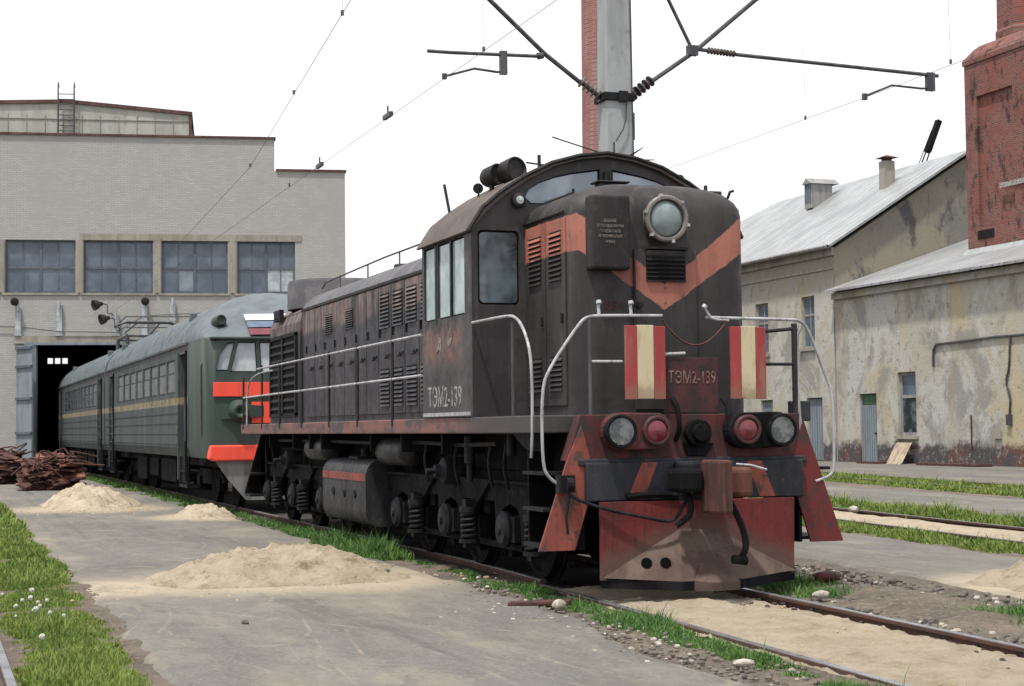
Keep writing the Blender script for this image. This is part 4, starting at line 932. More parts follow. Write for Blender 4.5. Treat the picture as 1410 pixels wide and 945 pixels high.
        pg.tube([(-1.0, yp+.5, 5.12), (-.7, yp+.5, 5.22), (.7, yp+.5, 5.22), (1.0, yp+.5, 5.12)], .035, 6).tube([(-1.0, yp+.9, 5.12), (-.7, yp+.9, 5.22), (.7, yp+.9, 5.22), (1.0, yp+.9, 5.12)], .035, 6)
        P(pg, 'pantograph', DARKPIPE)
    return R
t_ = NT('coach_nose_paint', .5, 0, .3); z_ = t_.sep()[2]
g_ = t_.mix(t_.ramp(t_.noise(2.5, 6, .65, t_.mapping((1, 1, .2))), .4, .65), (.032, .052, .045), (.055, .072, .065))
r_ = t_.mix(t_.ramp(t_.noise(2, 6, .7), .4, .65), (.10, .122, .135), (.07, .082, .09))
t_.color(t_.mix(t_.ramp(z_, 3.455, 3.465), g_, r_)); NOSEM = t_.m
GLASSN = flat_glass('train_windscreen_glass', (.36, .40, .43), .08, (.50, .53, .56), 2)
EMUGLASS = flat_glass('coach_window_glass', (.05, .062, .07), .12, (.09, .105, .115), .6)
coach(18.45, 38.0, True, 'front car of the green train, with orange bands and a rounded cab nose')
coach(38.35, 57.6, False, 'second green train car, reaching into the dark shed door')

# ================================================================ TRAIN SHED
AZ = math.radians(9.5)
def shed():
    R = thing('depot_shed', 'large pale brick engine shed with a row of blue-grey windows over a dark door', 'shed', (0, 56, 0), None, -AZ, True)
    def P(mb, name, mat, parent=R, **k): return mb.build(name, mat, parent, **k)
    X0, X1, XS = -16.0, 9.95, 6.98
    wallp = [(X0, -.3), (X0, 13.9), (XS, 13.9), (XS, 12.55), (X1, 12.55), (X1, -.3)]
    wl = P(MB().prism(wallp, 'y', 0, .5), 'wall', SHEDBRICK)
    bays = [(-10.1, -7.45), (-7.1, -4.3), (-3.97, -1.17), (-.84, 1.96), (2.31, 5.03), (5.42, 7.83)]
    c = MB().box(-2.72, 3.1, -1, 2, -.2, 5.25).box(-14.5, -9.3, -1, 2, -.2, 5.25)
    for a, b in bays: c.box(a, b, -1, 1, 7.35, 9.54)
    cut(wl, c)
    for i, (a, b) in enumerate(bays):
        w = MB(); w.box(a, b, .12, .18, 7.35, 7.43).box(a, b, .12, .18, 9.46, 9.54).box(a, b, .115, .185, 8.36, 8.46)
        m = (a+b)/2
        w.box(a, a+.07, .121, .179, 7.43, 9.46).box(b-.07, b, .121, .179, 7.43, 9.46).box(m-.05, m+.05, .116, .184, 7.43, 9.46)
        for q in ((a+m)/2, (b+m)/2): w.box(q-.022, q+.022, .13, .17, 7.43, 9.46)
        w = P(w, 'window', FRAMEB)
        P(MB().box(a+.02, b-.02, .16, .165, 7.37, 9.52), 'pane', PANE, w)
        if i == 5: P(MB().box(m+.06, b-.08, .145, .152, 7.45, 8.35), 'pale_pane', PANEW, w)
        if i == 4: P(MB().box((a+m)/2+.03, m-.06, .147, .152, 7.45, 8.3), 'pale_pane', flat_glass('lighter_pane', (.12, .15, .175), .15), w)
        P(MB().box(a-.12, b+.12, -.06, .12, 7.26, 7.35), 'window_sill', PLINTHC, w)
    P(MB().box(-1.0, 8.1, -.03, 0.02, 9.55, 9.82), 'lintel_band', PLINTHC)
    for a in (-4.15, -1.005, 2.135, 5.225):
        P(MB().box(a-.14, a+.14, -.05, .02, 7.36, 9.54), 'window_pier', PLINTHC)
    P(MB().box(-3.6, 4.0, -.10, 0, 5.26, 5.58), 'door_lintel', PLINTHC)
    P(MB().box(-3.2, 3.3, -.12, -.1, 5.2, 5.3).box(-2.85, -2.72, -.08, .02, 0, 5.2).box(3.1, 3.22, -.08, .02, 0, 5.2), 'door_frame', BLUEDOOR)
    cp = MB().box(X0, XS+.06, -.08, .55, 13.9, 13.98).box(XS+.06, X1+.06, -.08, .55, 12.55, 12.63)
    P(cp, 'coping', TRIM)
    # open door leaf
    lf = P(MB().obox((-3.10, -.62, 2.65), (.36, -.52, 0), (.03, .02, 0), (0, 0, 2.5)), 'door_leaf', BLUEDOOR)
    st = MB()
    for z in (.3, 1.6, 3.0, 4.3, 5.05): st.obox((-3.14, -.66, z), (.36, -.52, 0), (.045, .03, 0), (0, 0, .05))
    P(st, 'leaf_brace', FRAMEB, lf)
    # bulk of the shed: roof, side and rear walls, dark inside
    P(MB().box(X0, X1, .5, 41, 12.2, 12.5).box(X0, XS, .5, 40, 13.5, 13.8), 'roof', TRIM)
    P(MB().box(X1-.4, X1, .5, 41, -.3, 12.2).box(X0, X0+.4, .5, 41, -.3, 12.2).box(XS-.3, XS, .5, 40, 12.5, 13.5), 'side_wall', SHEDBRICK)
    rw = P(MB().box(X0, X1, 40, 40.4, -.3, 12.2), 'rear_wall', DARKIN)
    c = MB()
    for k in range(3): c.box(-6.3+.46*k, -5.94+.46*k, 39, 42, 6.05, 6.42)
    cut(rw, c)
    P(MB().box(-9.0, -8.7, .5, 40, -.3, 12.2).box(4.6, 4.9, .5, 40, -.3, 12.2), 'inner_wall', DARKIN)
    # penthouse
    ph = P(MB().prism([(-16, 13.9), (-16, 14.9), (-1.6, 15.42), (3.49, 15.0), (3.49, 13.9)], 'y', .9, 18), 'roof_house', SHEETG)
    P(MB().prism([(-16, 14.9), (-16, 15.05), (-1.6, 15.57), (3.56, 15.15), (3.56, 15.0), (-1.6, 15.42)], 'y', .82, 18.1).box(3.42, 3.54, .84, .9, 13.98, 15.0), 'roof_trim', TRIM, ph)
    sl = MB()
    for k in range(18): sl.box(-10+.75*k, -9.98+.75*k, .875, .9, 13.99, 14.92)
    sl.box(-16, 3.4, .87, .9, 14.72, 14.75)
    P(sl, 'panel_joint', WOODF, ph)
    ld = MB()
    for x in (-1.95, -1.3): ld.tube([(x, .7, 13.9), (x, .7, 15.9), (x, .8, 16.25), (x-.02, 1.2, 16.15)], .035, 6)
    for k in range(9): ld.tube([(-1.95, .7, 14.0+.22*k), (-1.3, .7, 14.0+.22*k)], .02, 6)
    P(ld, 'ladder', DARKPIPE)
    # cable brackets over the door
    for (x, z1) in ((-3.44, 6.75), (-1.8, 6.86), (.47, 6.47), (1.62, 6.95), (2.77, 7.0)):
        P(MB().box(x-.11, x+.11, -.12, 0, 5.58, z1).box(x-.14, x+.14, -.15, 0, 5.58, 5.66).cyl((x, -.2, z1-.15), (x, -.2, z1+.15), .05), 'cable_bracket', PANEW)
    P(MB().tube([(-6, -.08, 6.0), (-3.4, -.1, 5.95), (-1.8, -.16, 5.75), (.5, -.16, 5.72), (1.6, -.2, 6.4), (4.5, -.2, 6.55)], .02, 5), 'wall_cable', DARKPIPE)
    P(MB().tube([(.4, -.1, 5.9), (.9, -.5, 6.35), (4.5, -.5, 6.35)], .03, 5).tube([(.9, -.5, 5.9), (2.6, -.5, 5.9)], .03, 5), 'wire_frame', DARKPIPE)
    for (x, z) in ((-3.55, 7.02), (1.66, 7.05)):
        P(MB().lathe((x, -.02, z), (0, -1, -.2), [(0, .06), (.15, .07), (.25, .16), (.3, .17), (.32, .1), (.33, 0)], 14), 'wall_lamp', BLACK)
    return R
shed()
def floodlight(x, z, label):
    u = Vector((math.cos(AZ), -math.sin(AZ), 0)); nrm = Vector((-math.sin(AZ), -math.cos(AZ), 0))
    o = Vector((0, 56, 0)) + u*x + nrm*.9 + Vector((0, 0, z))
    R = thing('floodlight', label, 'floodlight', tuple(o), 'floodlights over the shed door')
    MB().lathe(o+Vector((.15, .1, 0)), (-1, -.35, -.25), [(0, .07), (.12, .1), (.2, .17), (.36, .22), (.4, .22), (.4, .19), (.3, 0)], 18).build('lamp_head', BLACK, R, smooth=True)
    MB().tube([tuple(o+Vector((.15, .1, 0))), tuple(o+Vector((.35, .1, -.05))), tuple(o+Vector((.35, .1, -.4))), tuple(o+Vector((.5, .1, -.4))), tuple(o-nrm*.85+Vector((.5, .0, -.4)))], .025, 6).build('arm', DARKPIPE, R)
floodlight(-.16, 6.86, 'upper of the two black floodlights above the shed door')
floodlight(.12, 6.28, 'lower of the two black floodlights above the shed door')

# ================================================================ PLASTERED HOUSES
def tallhouse():
    R = thing('plastered_house', 'tall two-storey ochre house with a pale sheet roof and blue-grey door', 'house', (38, 61, 0))
    def P(mb, name, mat, parent=R, **k): return mb.build(name, mat, parent, **k)
    YC, YF = 50.4, 74
    wl = P(MB().box(31, 31.5, YC, YF, -.3, 9.45), 'wall', PLASTER)
    P(MB().box(31.5, 45, YF-.5, YF, -.3, 9.4), 'end_wall', PLASTERG)
    P(MB().box(44.5, 45, YC+.4, YF-.5, -.3, 9.4), 'back_wall', PLASTERG)
    gb = P(MB().prism([(31.003, -.3), (31.003, 9.40), (38, 13.75), (45, 9.45), (45, -.3)], 'y', YC-.12, YC+.4), 'gable_wall', PLASTERG)
    wins = [(52.1, 53.3, 5.1, 7.45), (56.5, 57.8, 5.0, 7.45), (61, 62.2, 5.0, 7.45), (65.5, 66.7, 5, 7.45)]
    doors = [(51.55, 52.95, 0, 2.82), (56.2, 57.4, 0, 2.8)]
    c = MB()
    for a, b, z0, z1 in wins+doors: c.box(30.5, 31.22, a, b, z0-.05 if z0 == 0 else z0, z1)
    cut(wl, c)
    for a, b, z0, z1 in wins:
        m = (a+b)/2
        w = P(MB().box(31.14, 31.2, a, a+.09, z0, z1).box(31.14, 31.2, b-.09, b, z0, z1).box(31.139, 31.2, a+.09, b-.09, z1-.1, z1).box(31.139, 31.2, a+.09, b-.09, z0, z0+.1).box(31.138, 31.19, a+.09, b-.09, z0+1.45, z0+1.55).box(31.142, 31.19, m-.04, m+.04, z0+.1, z1-.1), 'window', WOODF)
        P(MB().box(31.17, 31.18, a+.05, b-.05, z0+.05, z1-.05), 'pane', PANE, w)
        P(MB().box(30.86, 31.02, a-.12, b+.12, z0-.14, z0), 'window_sill', PLINTHC, w)
    for a, b, z0, z1 in doors:
        d = P(MB().box(31.12, 31.18, a+.05, b-.05, 0, z1-.06), 'door', BLUEDOOR)
        m = (a+b)/2; bt = MB()
        for k in range(1, 6): bt.box(31.108, 31.121, a+.05+(b-a-.1)*k/6-.008, a+.05+(b-a-.1)*k/6+.008, .02, z1-.08)
        bt.box(31.105, 31.121, m-.03, m+.03, .02, z1-.08); P(bt, 'board_joint', FRAMEB, d)
    P(MB().box(30.86, 30.998, YC-.15, YF, 9.1, 9.45), 'cornice', PLINTHC)
    P(MB().box(30.94, 30.998, YC, YF, 8.5, 8.62), 'cornice', PLINTHC)
    # roof: hipped at the far end
    EX, RZ = 30.55, 14.1
    r = MB(); y0, y1 = YC-.45, YF+.4
    ridge0, ridge1 = (38, y0, RZ), (38, 68.2, RZ)
    pts = [(EX, y0, 9.50), ridge0, ridge1, (EX, y1, 9.50), (45.45, y0, 9.5), (45.45, y1, 9.5)]
    dn = [(p[0], p[1], p[2]-.12) for p in pts]
    r.add(pts+dn, [(0, 1, 2, 3), (1, 4, 5, 2), (2, 5, 3), (6, 9, 8, 7), (7, 8, 11, 10), (8, 9, 11), (0, 6, 7, 1), (1, 7, 10, 4), (0, 3, 9, 6), (4, 10, 11, 5), (3, 5, 11, 9)])
    rf = P(r, 'roof', SHEETROOF)
    P(MB().box(EX-.1, EX+.05, y0, y1, 9.38, 9.5).tube([(EX-.08, y0, 9.46), (EX-.08, y1, 9.46)], .07, 8), 'gutter', WOODF, rf)
    ch = P(MB().box(35.75, 36.3, 53.55, 54.1, 11.8, 14.05), 'chimney', PLINTHC, rf, bevel=.02)
    P(MB().box(35.85, 36.2, 53.65, 54.0, 14.05, 14.2).add([(35.6, 53.4, 14.2), (36.45, 53.4, 14.2), (36.45, 54.25, 14.2), (35.6, 54.25, 14.2), (36.02, 53.82, 14.36)], [(0, 1, 4), (1, 2, 4), (2, 3, 4), (3, 0, 4), (0, 3, 2, 1)]), 'chimney_cap', TRIM, ch)
    dm = P(MB().box(35.4, 36.6, 59.9, 60.6, 12.6, 13.85), 'dormer', WOODF, rf)
    sl = MB()
    for k in range(3): sl.box(35.37, 35.4, 59.97+.22*k, 60.09+.22*k, 12.9, 13.8)
    P(sl, 'dormer_slat', FRAMEB, dm)
    P(MB().prism([(59.8, 13.85), (60.25, 14.15), (60.7, 13.85)], 'x', 35.3, 37.0), 'dormer_roof', WOODF, dm)
    return R
tallhouse()
def annex():
    R = thing('low_annex', 'low peeling plaster annex with a blue-grey door and one narrow window', 'annex', (36, 40, 0))
    def P(mb, name, mat, parent=R, **k): return mb.build(name, mat, parent, **k)
    Y0, Y1 = 18, 50.25
    wl = P(MB().box(30.98, 31.5, Y0, Y1, -.3, 7.45), 'wall', PLASTER)
    P(MB().box(31.5, 40, Y0, Y0+.5, -.3, 7.4).box(39.5, 40, Y0+.5, Y1, -.3, 8), 'side_wall', PLASTERG)
    opn = [(47.0, 48.35, 0, 2.9), (44.0, 45.35, 1.1, 3.72), (24, 25.3, 1.1, 3.72)]
    c = MB()
    for a, b, z0, z1 in opn: c.box(30.5, 31.25, a, b, z0-.02 if z0 == 0 else z0, z1)
    cut(wl, c)
    d = P(MB().box(31.1, 31.17, 47.05, 48.3, 0, 2.42), 'door', BLUEDOOR)
    bt = MB()
    for k in range(1, 7): bt.box(31.088, 31.101, 47.05+1.25*k/7-.008, 47.05+1.25*k/7+.008, .02, 2.4)
    P(bt, 'board_joint', FRAMEB, d)
    P(MB().cyl((31.1, 47.2, 1.2), (31.02, 47.2, 1.2), .05), 'handle', CAST, d)
    P(MB().box(31.1, 31.16, 47.05, 48.3, 2.45, 2.88), 'transom', GREENP, d)
    P(MB().box(31.05, 31.12, 47.0, 47.05, 0, 2.9).box(31.05, 31.12, 48.3, 48.35, 0, 2.9), 'door_frame', WOODF, d)
    for a, b, z0, z1 in opn[1:]:
        w = P(MB().box(31.12, 31.2, a, a+.13, z0, z1).box(31.12, 31.2, b-.13, b, z0, z1).box(31.118, 31.2, a+.13, b-.13, z1-.13, z1).box(31.118, 31.2, a+.13, b-.13, z0, z0+.14).box(31.117, 31.19, a+.13, b-.13, z0+1.55, z0+1.68), 'window', WOODF)
        P(MB().box(31.15, 31.16, a+.05, b-.05, z0+.05, z0+1.6), 'pane', GLASSD, w); P(MB().box(31.15, 31.16, a+.05, b-.05, z0+1.6, z1-.05), 'pane', PANE, w)
        P(MB().box(30.85, 31.0, a-.15, b+.15, z0-.13, z0), 'window_sill', PLINTHC, w)
    r = MB(); pts = [(30.45, Y0-.3, 7.50), (40.2, Y0-.3, 10.75), (40.2, Y1, 10.75), (30.45, Y1, 7.50)]
    r.add(pts+[(p[0], p[1], p[2]-.1) for p in pts], [(0, 1, 2, 3), (4, 7, 6, 5), (0, 4, 5, 1), (1, 5, 6, 2), (2, 6, 7, 3), (3, 7, 4, 0)])
    P(r, 'roof', SHEETROOF)
    P(MB().box(30.8, 30.98, Y0, Y1, 7.1, 7.38), 'cornice', PLASTER)
    P(MB().tube([(30.93, 42.65, 3.85), (30.93, 42.62, 4.5), (30.92, 42.4, 4.74), (30.92, 41.0, 4.76), (30.92, 38.5, 4.82), (30.92, 36.0, 4.8), (30.92, 20, 4.8)], .045, 6), 'wall_cable', DARKPIPE)
    P(MB().tube([(30.92, 37.6, 4.8), (30.92, 37.7, 3.6), (30.92, 37.95, 3.1), (30.92, 37.65, 2.6), (30.92, 37.75, 1.9)], .04, 6, 1).box(30.86, 30.98, 37.65, 37.9, 1.5, 1.9), 'wall_cable', DARKPIPE)
    P(MB().tube([(30.94, 40.2, .5), (30.94, 40.2, 1.9)], .03, 5), 'wall_pipe', RUST)
    P(MB().box(30.88, 30.98, 38.3, 38.7, 1.0, 1.3), 'wall_box', PLINTHC)
    return R
annex()
def octa(r, z, cx_, cy2, n=8): return [(cx_+r*math.cos(math.pi/8+k*2*math.pi/n), cy2+r*math.sin(math.pi/8+k*2*math.pi/n), z) for k in range(n)]
def brickstack():
    cx_, cy2 = 35.72, 42.1
    R = thing('brick_chimney', 'thick dark red brick chimney rising from the low annex roof', 'chimney', (cx_, cy2, 8))
    def P(mb, name, mat, parent=R, **k): return mb.build(name, mat, parent, **k)
    def sq(h, z): return [(cx_-h, cy2-h, z), (cx_+h, cy2-h, z), (cx_+h, cy2+h, z), (cx_-h, cy2+h, z)]
    b = P(MB().loft([sq(2.0, 7.6), sq(2.0, 16.4)]), 'base', REDBRICK)
    c = MB().box(cx_-2.3, cx_-1.85, cy2-1.2, cy2+1.2, 9.6, 15.0).box(cx_-1.2, cx_+1.2, cy2-2.3, cy2-1.85, 9.6, 15.0); cut(b, c)
    P(MB().loft([sq(2.06, 16.402), sq(2.06, 16.6), sq(1.72, 17.05), sq(1.55, 17.2)]), 'cornice', REDBRICK)
    P(MB().loft([octa(1.54, 17.2, cx_, cy2), octa(1.54, 17.55, cx_, cy2), octa(1.48, 17.65, cx_, cy2), octa(1.3, 34, cx_, cy2)]), 'shaft', REDBRICK)
    P(MB().loft([sq(2.25, 7.9), sq(2.2, 8.5), sq(2.05, 8.75)]), 'flashing', CONC)
    P(MB().box(cx_-2.06, cx_-2.0, cy2-1.9, cy2-.3, 11.0, 11.2), 'sign', WHITEL)
    P(MB().box(cx_-2.03, cx_-1.98, cy2+.2, cy2+1.3, 9.1, 9.45), 'soot_opening', RUBBER)
brickstack()
mb = MB()
mb.loft([[(40.7+r*math.cos(k*2*math.pi/24), 100+r*math.sin(k*2*math.pi/24), z) for k in range(24)] for r, z in ((1.75, -1), (1.62, 18), (1.5, 40))])
single(mb, 'tall_chimney', PINKBRICK, 'tall slim pinkish brick chimney standing behind the concrete mast', 'chimney', smooth=True)
R = thing('crane_jib', 'tilted rusty crane jib showing above the pale sheet roof', 'crane', (51, 75, 0))
a, b = Vector((49.5, 75, 12)), Vector((53.4, 75, 21.2)); d = (b-a).normalized(); q = Vector((d.z, 0, -d.x))
MB().obox((a+d*8.3), q*.15, (0, .2, 0), d*1.1).tube([a+q*.13, a+d*9.2+q*.13], .05, 5).tube([a-q*.13, a+d*9.2-q*.13], .05, 5).tube([a-q*.4+d*3, a+d*8.6-q*.25], .03, 5).build('boom', UNDER, R)
MB().box(48.5, 50.5, 74.2, 75.8, 0, 12).build('mast', RUST, R)
R = thing('leaning_boards', 'stack of weathered boards leaning against the annex wall under its window', 'boards', (30.4, 44.4, 0))
for k in range(4):
    y = 44.0+.28*k
    MB().obox((30.45, y+.1, .40), (.05, .01, -.02) if False else (.04, 0, .03), (0, .12, 0), (.34, .16, .40)).build('board', WOODP, R)
single(MB().box(29.6, 30.5, 44.9, 46.4, -.03, .05), 'rusty_plate', RUST, 'rusty plate on the ground left of the leaning boards', 'scrap')
single(MB().box(29.6, 30.3, 38.0, 42.0, -.03, .06), 'rusty_plate', RUST, 'long rusty plate on the ground right of the leaning boards', 'scrap')

# ================================================================ CATENARY
def insulator(mb, p0, p1, n, r):
    p0, p1 = Vector(p0), Vector(p1); d = (p1-p0); L = d.length; prof = [(0, .03)]
    for k in range(n):
        t = L*(k+.1)/n; w = L/n; prof += [(t, .032), (t+w*.25, r), (t+w*.5, r*.95), (t+w*.6, .035)]
    prof += [(L, .03)]
    mb.lathe(p0, d, prof, 12)
def mast():
    x, y = 2.62, 7.98
    R = thing('catenary_mast', 'grey concrete catenary mast behind the locomotive cab with two side arms', 'catenary mast', (x, y, -.1))
    def P(mb, name, mat, parent=R, **k): return mb.build(name, mat, parent, **k)
    pole = P(MB().loft([[(x-h, y-d_, z), (x+h, y-d_, z), (x+h, y+d_, z), (x-h, y+d_, z)] for h, d_, z in ((.26, .22, -.3), (.185, .16, 9.5))]), 'pole', CONC, bevel=.03)
    P(MB().tube([(x+.26, y-.1, -.1), (x+.215, y-.12, 6.0), (x+.19, y-.12, 9.4)], .035, 8).box(x+.19, x+.25, y-.17, y-.06, 5.8, 6.2), 'conduit', DARKPIPE)
    P(MB().box(x-.245, x+.245, y-.21, y+.21, 6.36, 6.48).box(x-.02, x+.12, y-.25, y-.2, 6.34, 6.5), 'clamp', CAST, bevel=.01)
    P(MB().tube([(x+.1, y-.22, 6.34), (x+.08, y-.23, 6.0), (x-.08, y-.23, 5.75)], .01, 5, 1), 'earth_wire', DARKPIPE)
    # left arm over the locomotive track
    m = MB().tube([(x-.52, y, 6.62), (x-1.1, y, 7.03), (.62, y, 7.82), (-1.2, y, 9.2)], .035, 8); P(m, 'cantilever', DARKPIPE)
    m = MB(); insulator(m, (x-.18, y, 6.40), (x-.55, y, 6.66), 6, .085); P(m, 'insulator', INSUL, smooth=True)
    P(MB().tube([(1.55, y, 7.02), (1.40, y, 6.98), (.1, y, 6.95), (-.25, y, 6.95)], .026, 8).box(.84, .94, y-.04, y+.04, 6.68, 7.02).cyl((1.42, y, 6.98), (1.5, y, 7.0), .05), 'registration_arm', DARKPIPE)
    P(MB().tube([(.92, y, 6.74), (.80, y, 6.71), (.45, y, 6.74), (0, y, 6.6)], .018, 6).box(-.03, .03, y-.03, y+.03, 6.56, 6.64), 'steady_arm', DARKPIPE)
    # right arm over the second track
    P(MB().tube([(x+.55, y, 6.68), (x+1.3, y, 7.2), (4.98, y, 8.08), (6.6, y, 9.2)], .035, 8).tube([(3.9, y, 7.24), (3.52, y, 7.97), (3.2, y, 8.7)], .028, 8).box(3.82, 3.98, y-.05, y+.05, 7.15, 7.3), 'cantilever', DARKPIPE)
    m = MB(); insulator(m, (x+.2, y, 6.42), (x+.62, y, 6.75), 6, .09); P(m, 'insulator', INSUL, smooth=True)
    m = MB(); insulator(m, (4.15, y, 7.245), (4.62, y, 7.22), 9, .055); P(m, 'insulator', INSUL, smooth=True)
    P(MB().tube([(4.0, y, 7.25), (4.2, y, 7.24), (4.7, y, 7.21), (8.2, y, 7.10)], .03, 8).box(7.98, 8.12, y-.04, y+.04, 6.85, 7.14), 'registration_arm', DARKPIPE)
    P(MB().tube([(8.08, y, 6.90), (7.9, y, 6.88), (7.35, y, 6.90), (6.86, y, 6.70)], .018, 6).box(6.82, 6.89, y-.03, y+.03, 6.64, 6.74), 'steady_arm', DARKPIPE)
mast()
def wire(label, pts, clamps, drops, r=.0042):
    R = thing('contact_wire', label, 'overhead wire', pts[0], 'overhead wires')
    MB().tube(pts, r, 5).build('strand', WIRE, R)
    for c in clamps: c = Vector(c); MB().obox(c, (.03, 0, 0), (0, .22, 0), (0, 0, .035)).cyl(c, c+Vector((0, 0, .16)), .015).build('clamp', DARKPIPE, R)
    for c, h in drops: c = Vector(c); MB().tube([c, c+Vector((.05, .1, h))], .0025, 4).cyl(c, c+Vector((0, 0, .06)), .02).build('dropper', WIRE, R)
wire('thin contact wire above the locomotive track', [(-.1, -20, 6.6), (0, 7.98, 6.57), (.05, 16.2, 6.58), (.1, 30, 6.55), (.1, 55.5, 6.4)], [(-.02, 11.0, 6.58), (.05, 16.2, 6.58)], [((0, 6.2, 6.57), 1.3), ((.05, 19, 6.58), 1.2)])
wire('thin wire left of the locomotive, crossing the shed wall', [(-3.6, -9, 6.4), (-2.46, 3.65, 6.4), (-1.99, 8.86, 6.4), (-1.38, 15.6, 6.4), (-.87, 27.8, 6.4), (-.6, 55.3, 6.3)], [], [((-2.4, 4.2, 6.4), 1.2), ((-1.99, 8.86, 6.4), .1), ((-1.38, 15.6, 6.4), .1)])
wire('thin contact wire over the second track at right', [(6.3, -15, 6.7), (6.84, 7.98, 6.67), (6.86, 14.6, 6.67), (6.9, 60, 6.6)], [], [((6.87, 9.87, 6.67), 1.2), ((6.75, 5.5, 6.68), 1.0)])

# ================================================================ SCRAP
def scrap(label, cx_, cy2, rx_, ry_, h, n, seed):
    rnd = random.Random(seed)
    R = thing('scrap_heap', label, 'scrap heap', (cx_, cy2, 0), 'rusty scrap heaps beside the shed')
    A, B = MB(), MB()
    for k in range(n):
        u, v = rnd.uniform(-1, 1), rnd.uniform(-1, 1)
        top = h*(1-abs(u)**3*.5)
        z = rnd.uniform(.02, 1)*top
        t = 1-.25*z/h
        an = rnd.gauss(0, .5); ti = rnd.gauss(0, .18); L = rnd.uniform(.1, .42); w = rnd.uniform(.03, .2)
        d = Vector((math.cos(an)*math.cos(ti), math.sin(an)*math.cos(ti), math.sin(ti))); sd_ = Vector((-math.sin(an), math.cos(an), rnd.gauss(0, .3))).normalized(); nn = d.cross(sd_)
        (A if rnd.random() < .72 else B).obox((cx_+u*rx_*t, cy2+v*ry_*t, z), d*L, sd_*w, nn*rnd.uniform(.008, .04))
    for k in range(n//8):
        u, v = rnd.uniform(-1, 1), rnd.uniform(-1, 0); z = rnd.uniform(.1, 1)*h
        p = Vector((cx_+u*rx_, cy2+v*ry_, z)); A.tube([p, p+Vector((rnd.uniform(-.5, .5), rnd.uniform(-.3, .3), rnd.uniform(-.2, .3))), p+Vector((rnd.uniform(-.9, .9), rnd.uniform(-.4, .2), rnd.uniform(-.3, .2)))], .025, 5, 1)
    A.loft([[(cx_+math.cos(k*.628)*rx_*s_, cy2+math.sin(k*.628)*ry_*s_, z) for k in range(10)] for s_, z in ((.9, -.05), (.8, h*.6), (.4, h*.85))])
    A.build('dark_scrap', RUST, R); B.build('pale_scrap', RUSTL, R)
scrap('big rusty scrap heap on the asphalt before the train', -3.42, 36.2, .72, 1.6, .98, 330, 3)
scrap('farther rusty scrap heap at the left edge by the shed door leaf', -5.2, 43.5, 1.55, 2.0, 1.1, 380, 5)

# ================================================================ GRASS AND SMALL THINGS
def grass(name, label, regions, mat, seed):
    rg = np.random.default_rng(seed); V = []; F = []; base = 0
    for (xa, xb, ya, yb, dens, h, wid, patch) in regions:
        n = int(dens*(yb-ya)*3.0)
        y = rg.uniform(ya, yb, n*3); t = rg.uniform(0, 1, n*3)
        x = np.array([xa(q) if callable(xa) else xa for q in y]); x2 = np.array([xb(q) if callable(xb) else xb for q in y])
        x = x+(x2-x)*t
        w = np.array([.5+.5*mn.noise(Vector((a*1.1, b*.9, seed)))+.25*mn.noise(Vector((a*4, b*3.5, seed+2))) for a, b in zip(x, y)])
        edge = 1-np.abs(2*t-1)**1.8
        keep = (w*(.35+.65*edge) + rg.normal(0, .045, n*3) > patch) & (rg.uniform(0, 1, n*3) < .55)
        x, y, w, e2 = x[keep], y[keep], w[keep], edge[keep]; m = len(x)
        hh = h*np.exp(rg.normal(0, .38, m))*(.45+1.1*np.clip(w-patch, 0, 1))*(.5+.5*e2); a = rg.uniform(0, 2*np.pi, m); lean = rg.uniform(.1, .75, m)*hh; la = rg.uniform(0, 2*np.pi, m)
        ww = wid*rg.uniform(.6, 1.4, m); broad = rg.uniform(0, 1, m) < .12; ww = np.where(broad, ww*2.6, ww); hh = np.where(broad, hh*.6, hh)
        z0 = np.full(m, -.085)
        dx, dy = np.cos(a)*ww, np.sin(a)*ww; lx, ly = np.cos(la)*lean, np.sin(la)*lean
        P0 = np.stack([x-dx, y-dy, z0], 1); P1 = np.stack([x+dx, y+dy, z0], 1)
        P2 = np.stack([x-dx*.7+lx*.4, y-dy*.7+ly*.4, z0+hh*.6], 1); P3 = np.stack([x+dx*.7+lx*.4, y+dy*.7+ly*.4, z0+hh*.6], 1)
        P4 = np.stack([x+lx, y+ly, z0+hh], 1)
        V.append(np.stack([P0, P1, P2, P3, P4], 1).reshape(-1, 3))
        i = base+np.arange(m)*5; F.append((i, m)); base += m*5
    V = np.concatenate(V); nb = len(V)//5; i = np.arange(nb)*5
    loops = np.stack([i, i+1, i+3, i+2, i+2, i+3, i+4], 1).reshape(-1)
    starts = (np.arange(nb)*7)[:, None]+np.array([0, 4]); tot = np.tile([4, 3], nb)
    me = bpy.data.meshes.new(name); me.vertices.add(len(V)); me.vertices.foreach_set('co', V.reshape(-1))
    me.loops.add(len(loops)); me.loops.foreach_set('vertex_index', loops); me.polygons.add(nb*2)
    me.polygons.foreach_set('loop_start', starts.reshape(-1)); me.polygons.foreach_set('loop_total', tot)
    me.update(); me.validate(); me.materials.append(mat)
    o = bpy.data.objects.new(name, me); COL.objects.link(o); return tag(o, label, 'grass', None, 'stuff')
grass('grass', 'green grass verge along the left edge of the roadway', [
    (-6.38, -5.48, -4.5, -1.4, 5000, .055, .004, .33), (-6.38, -5.42, -1.2, 4.3, 5000, .048, .004, .32), (-6.36, -5.4, -4.5, 4.2, 500, .10, .004, .5), (-8.2, -6.45, -2, 6, 900, .1, .006, .3), (-6.36, -5.25, 4.2, 16, 2000, .075, .007, .3), (-8, -6.4, 6, 20, 500, .12, .009, .3), (-6.9, -5.25, 16, 46, 420, .13, .016, .2)], GRASSM, 1)
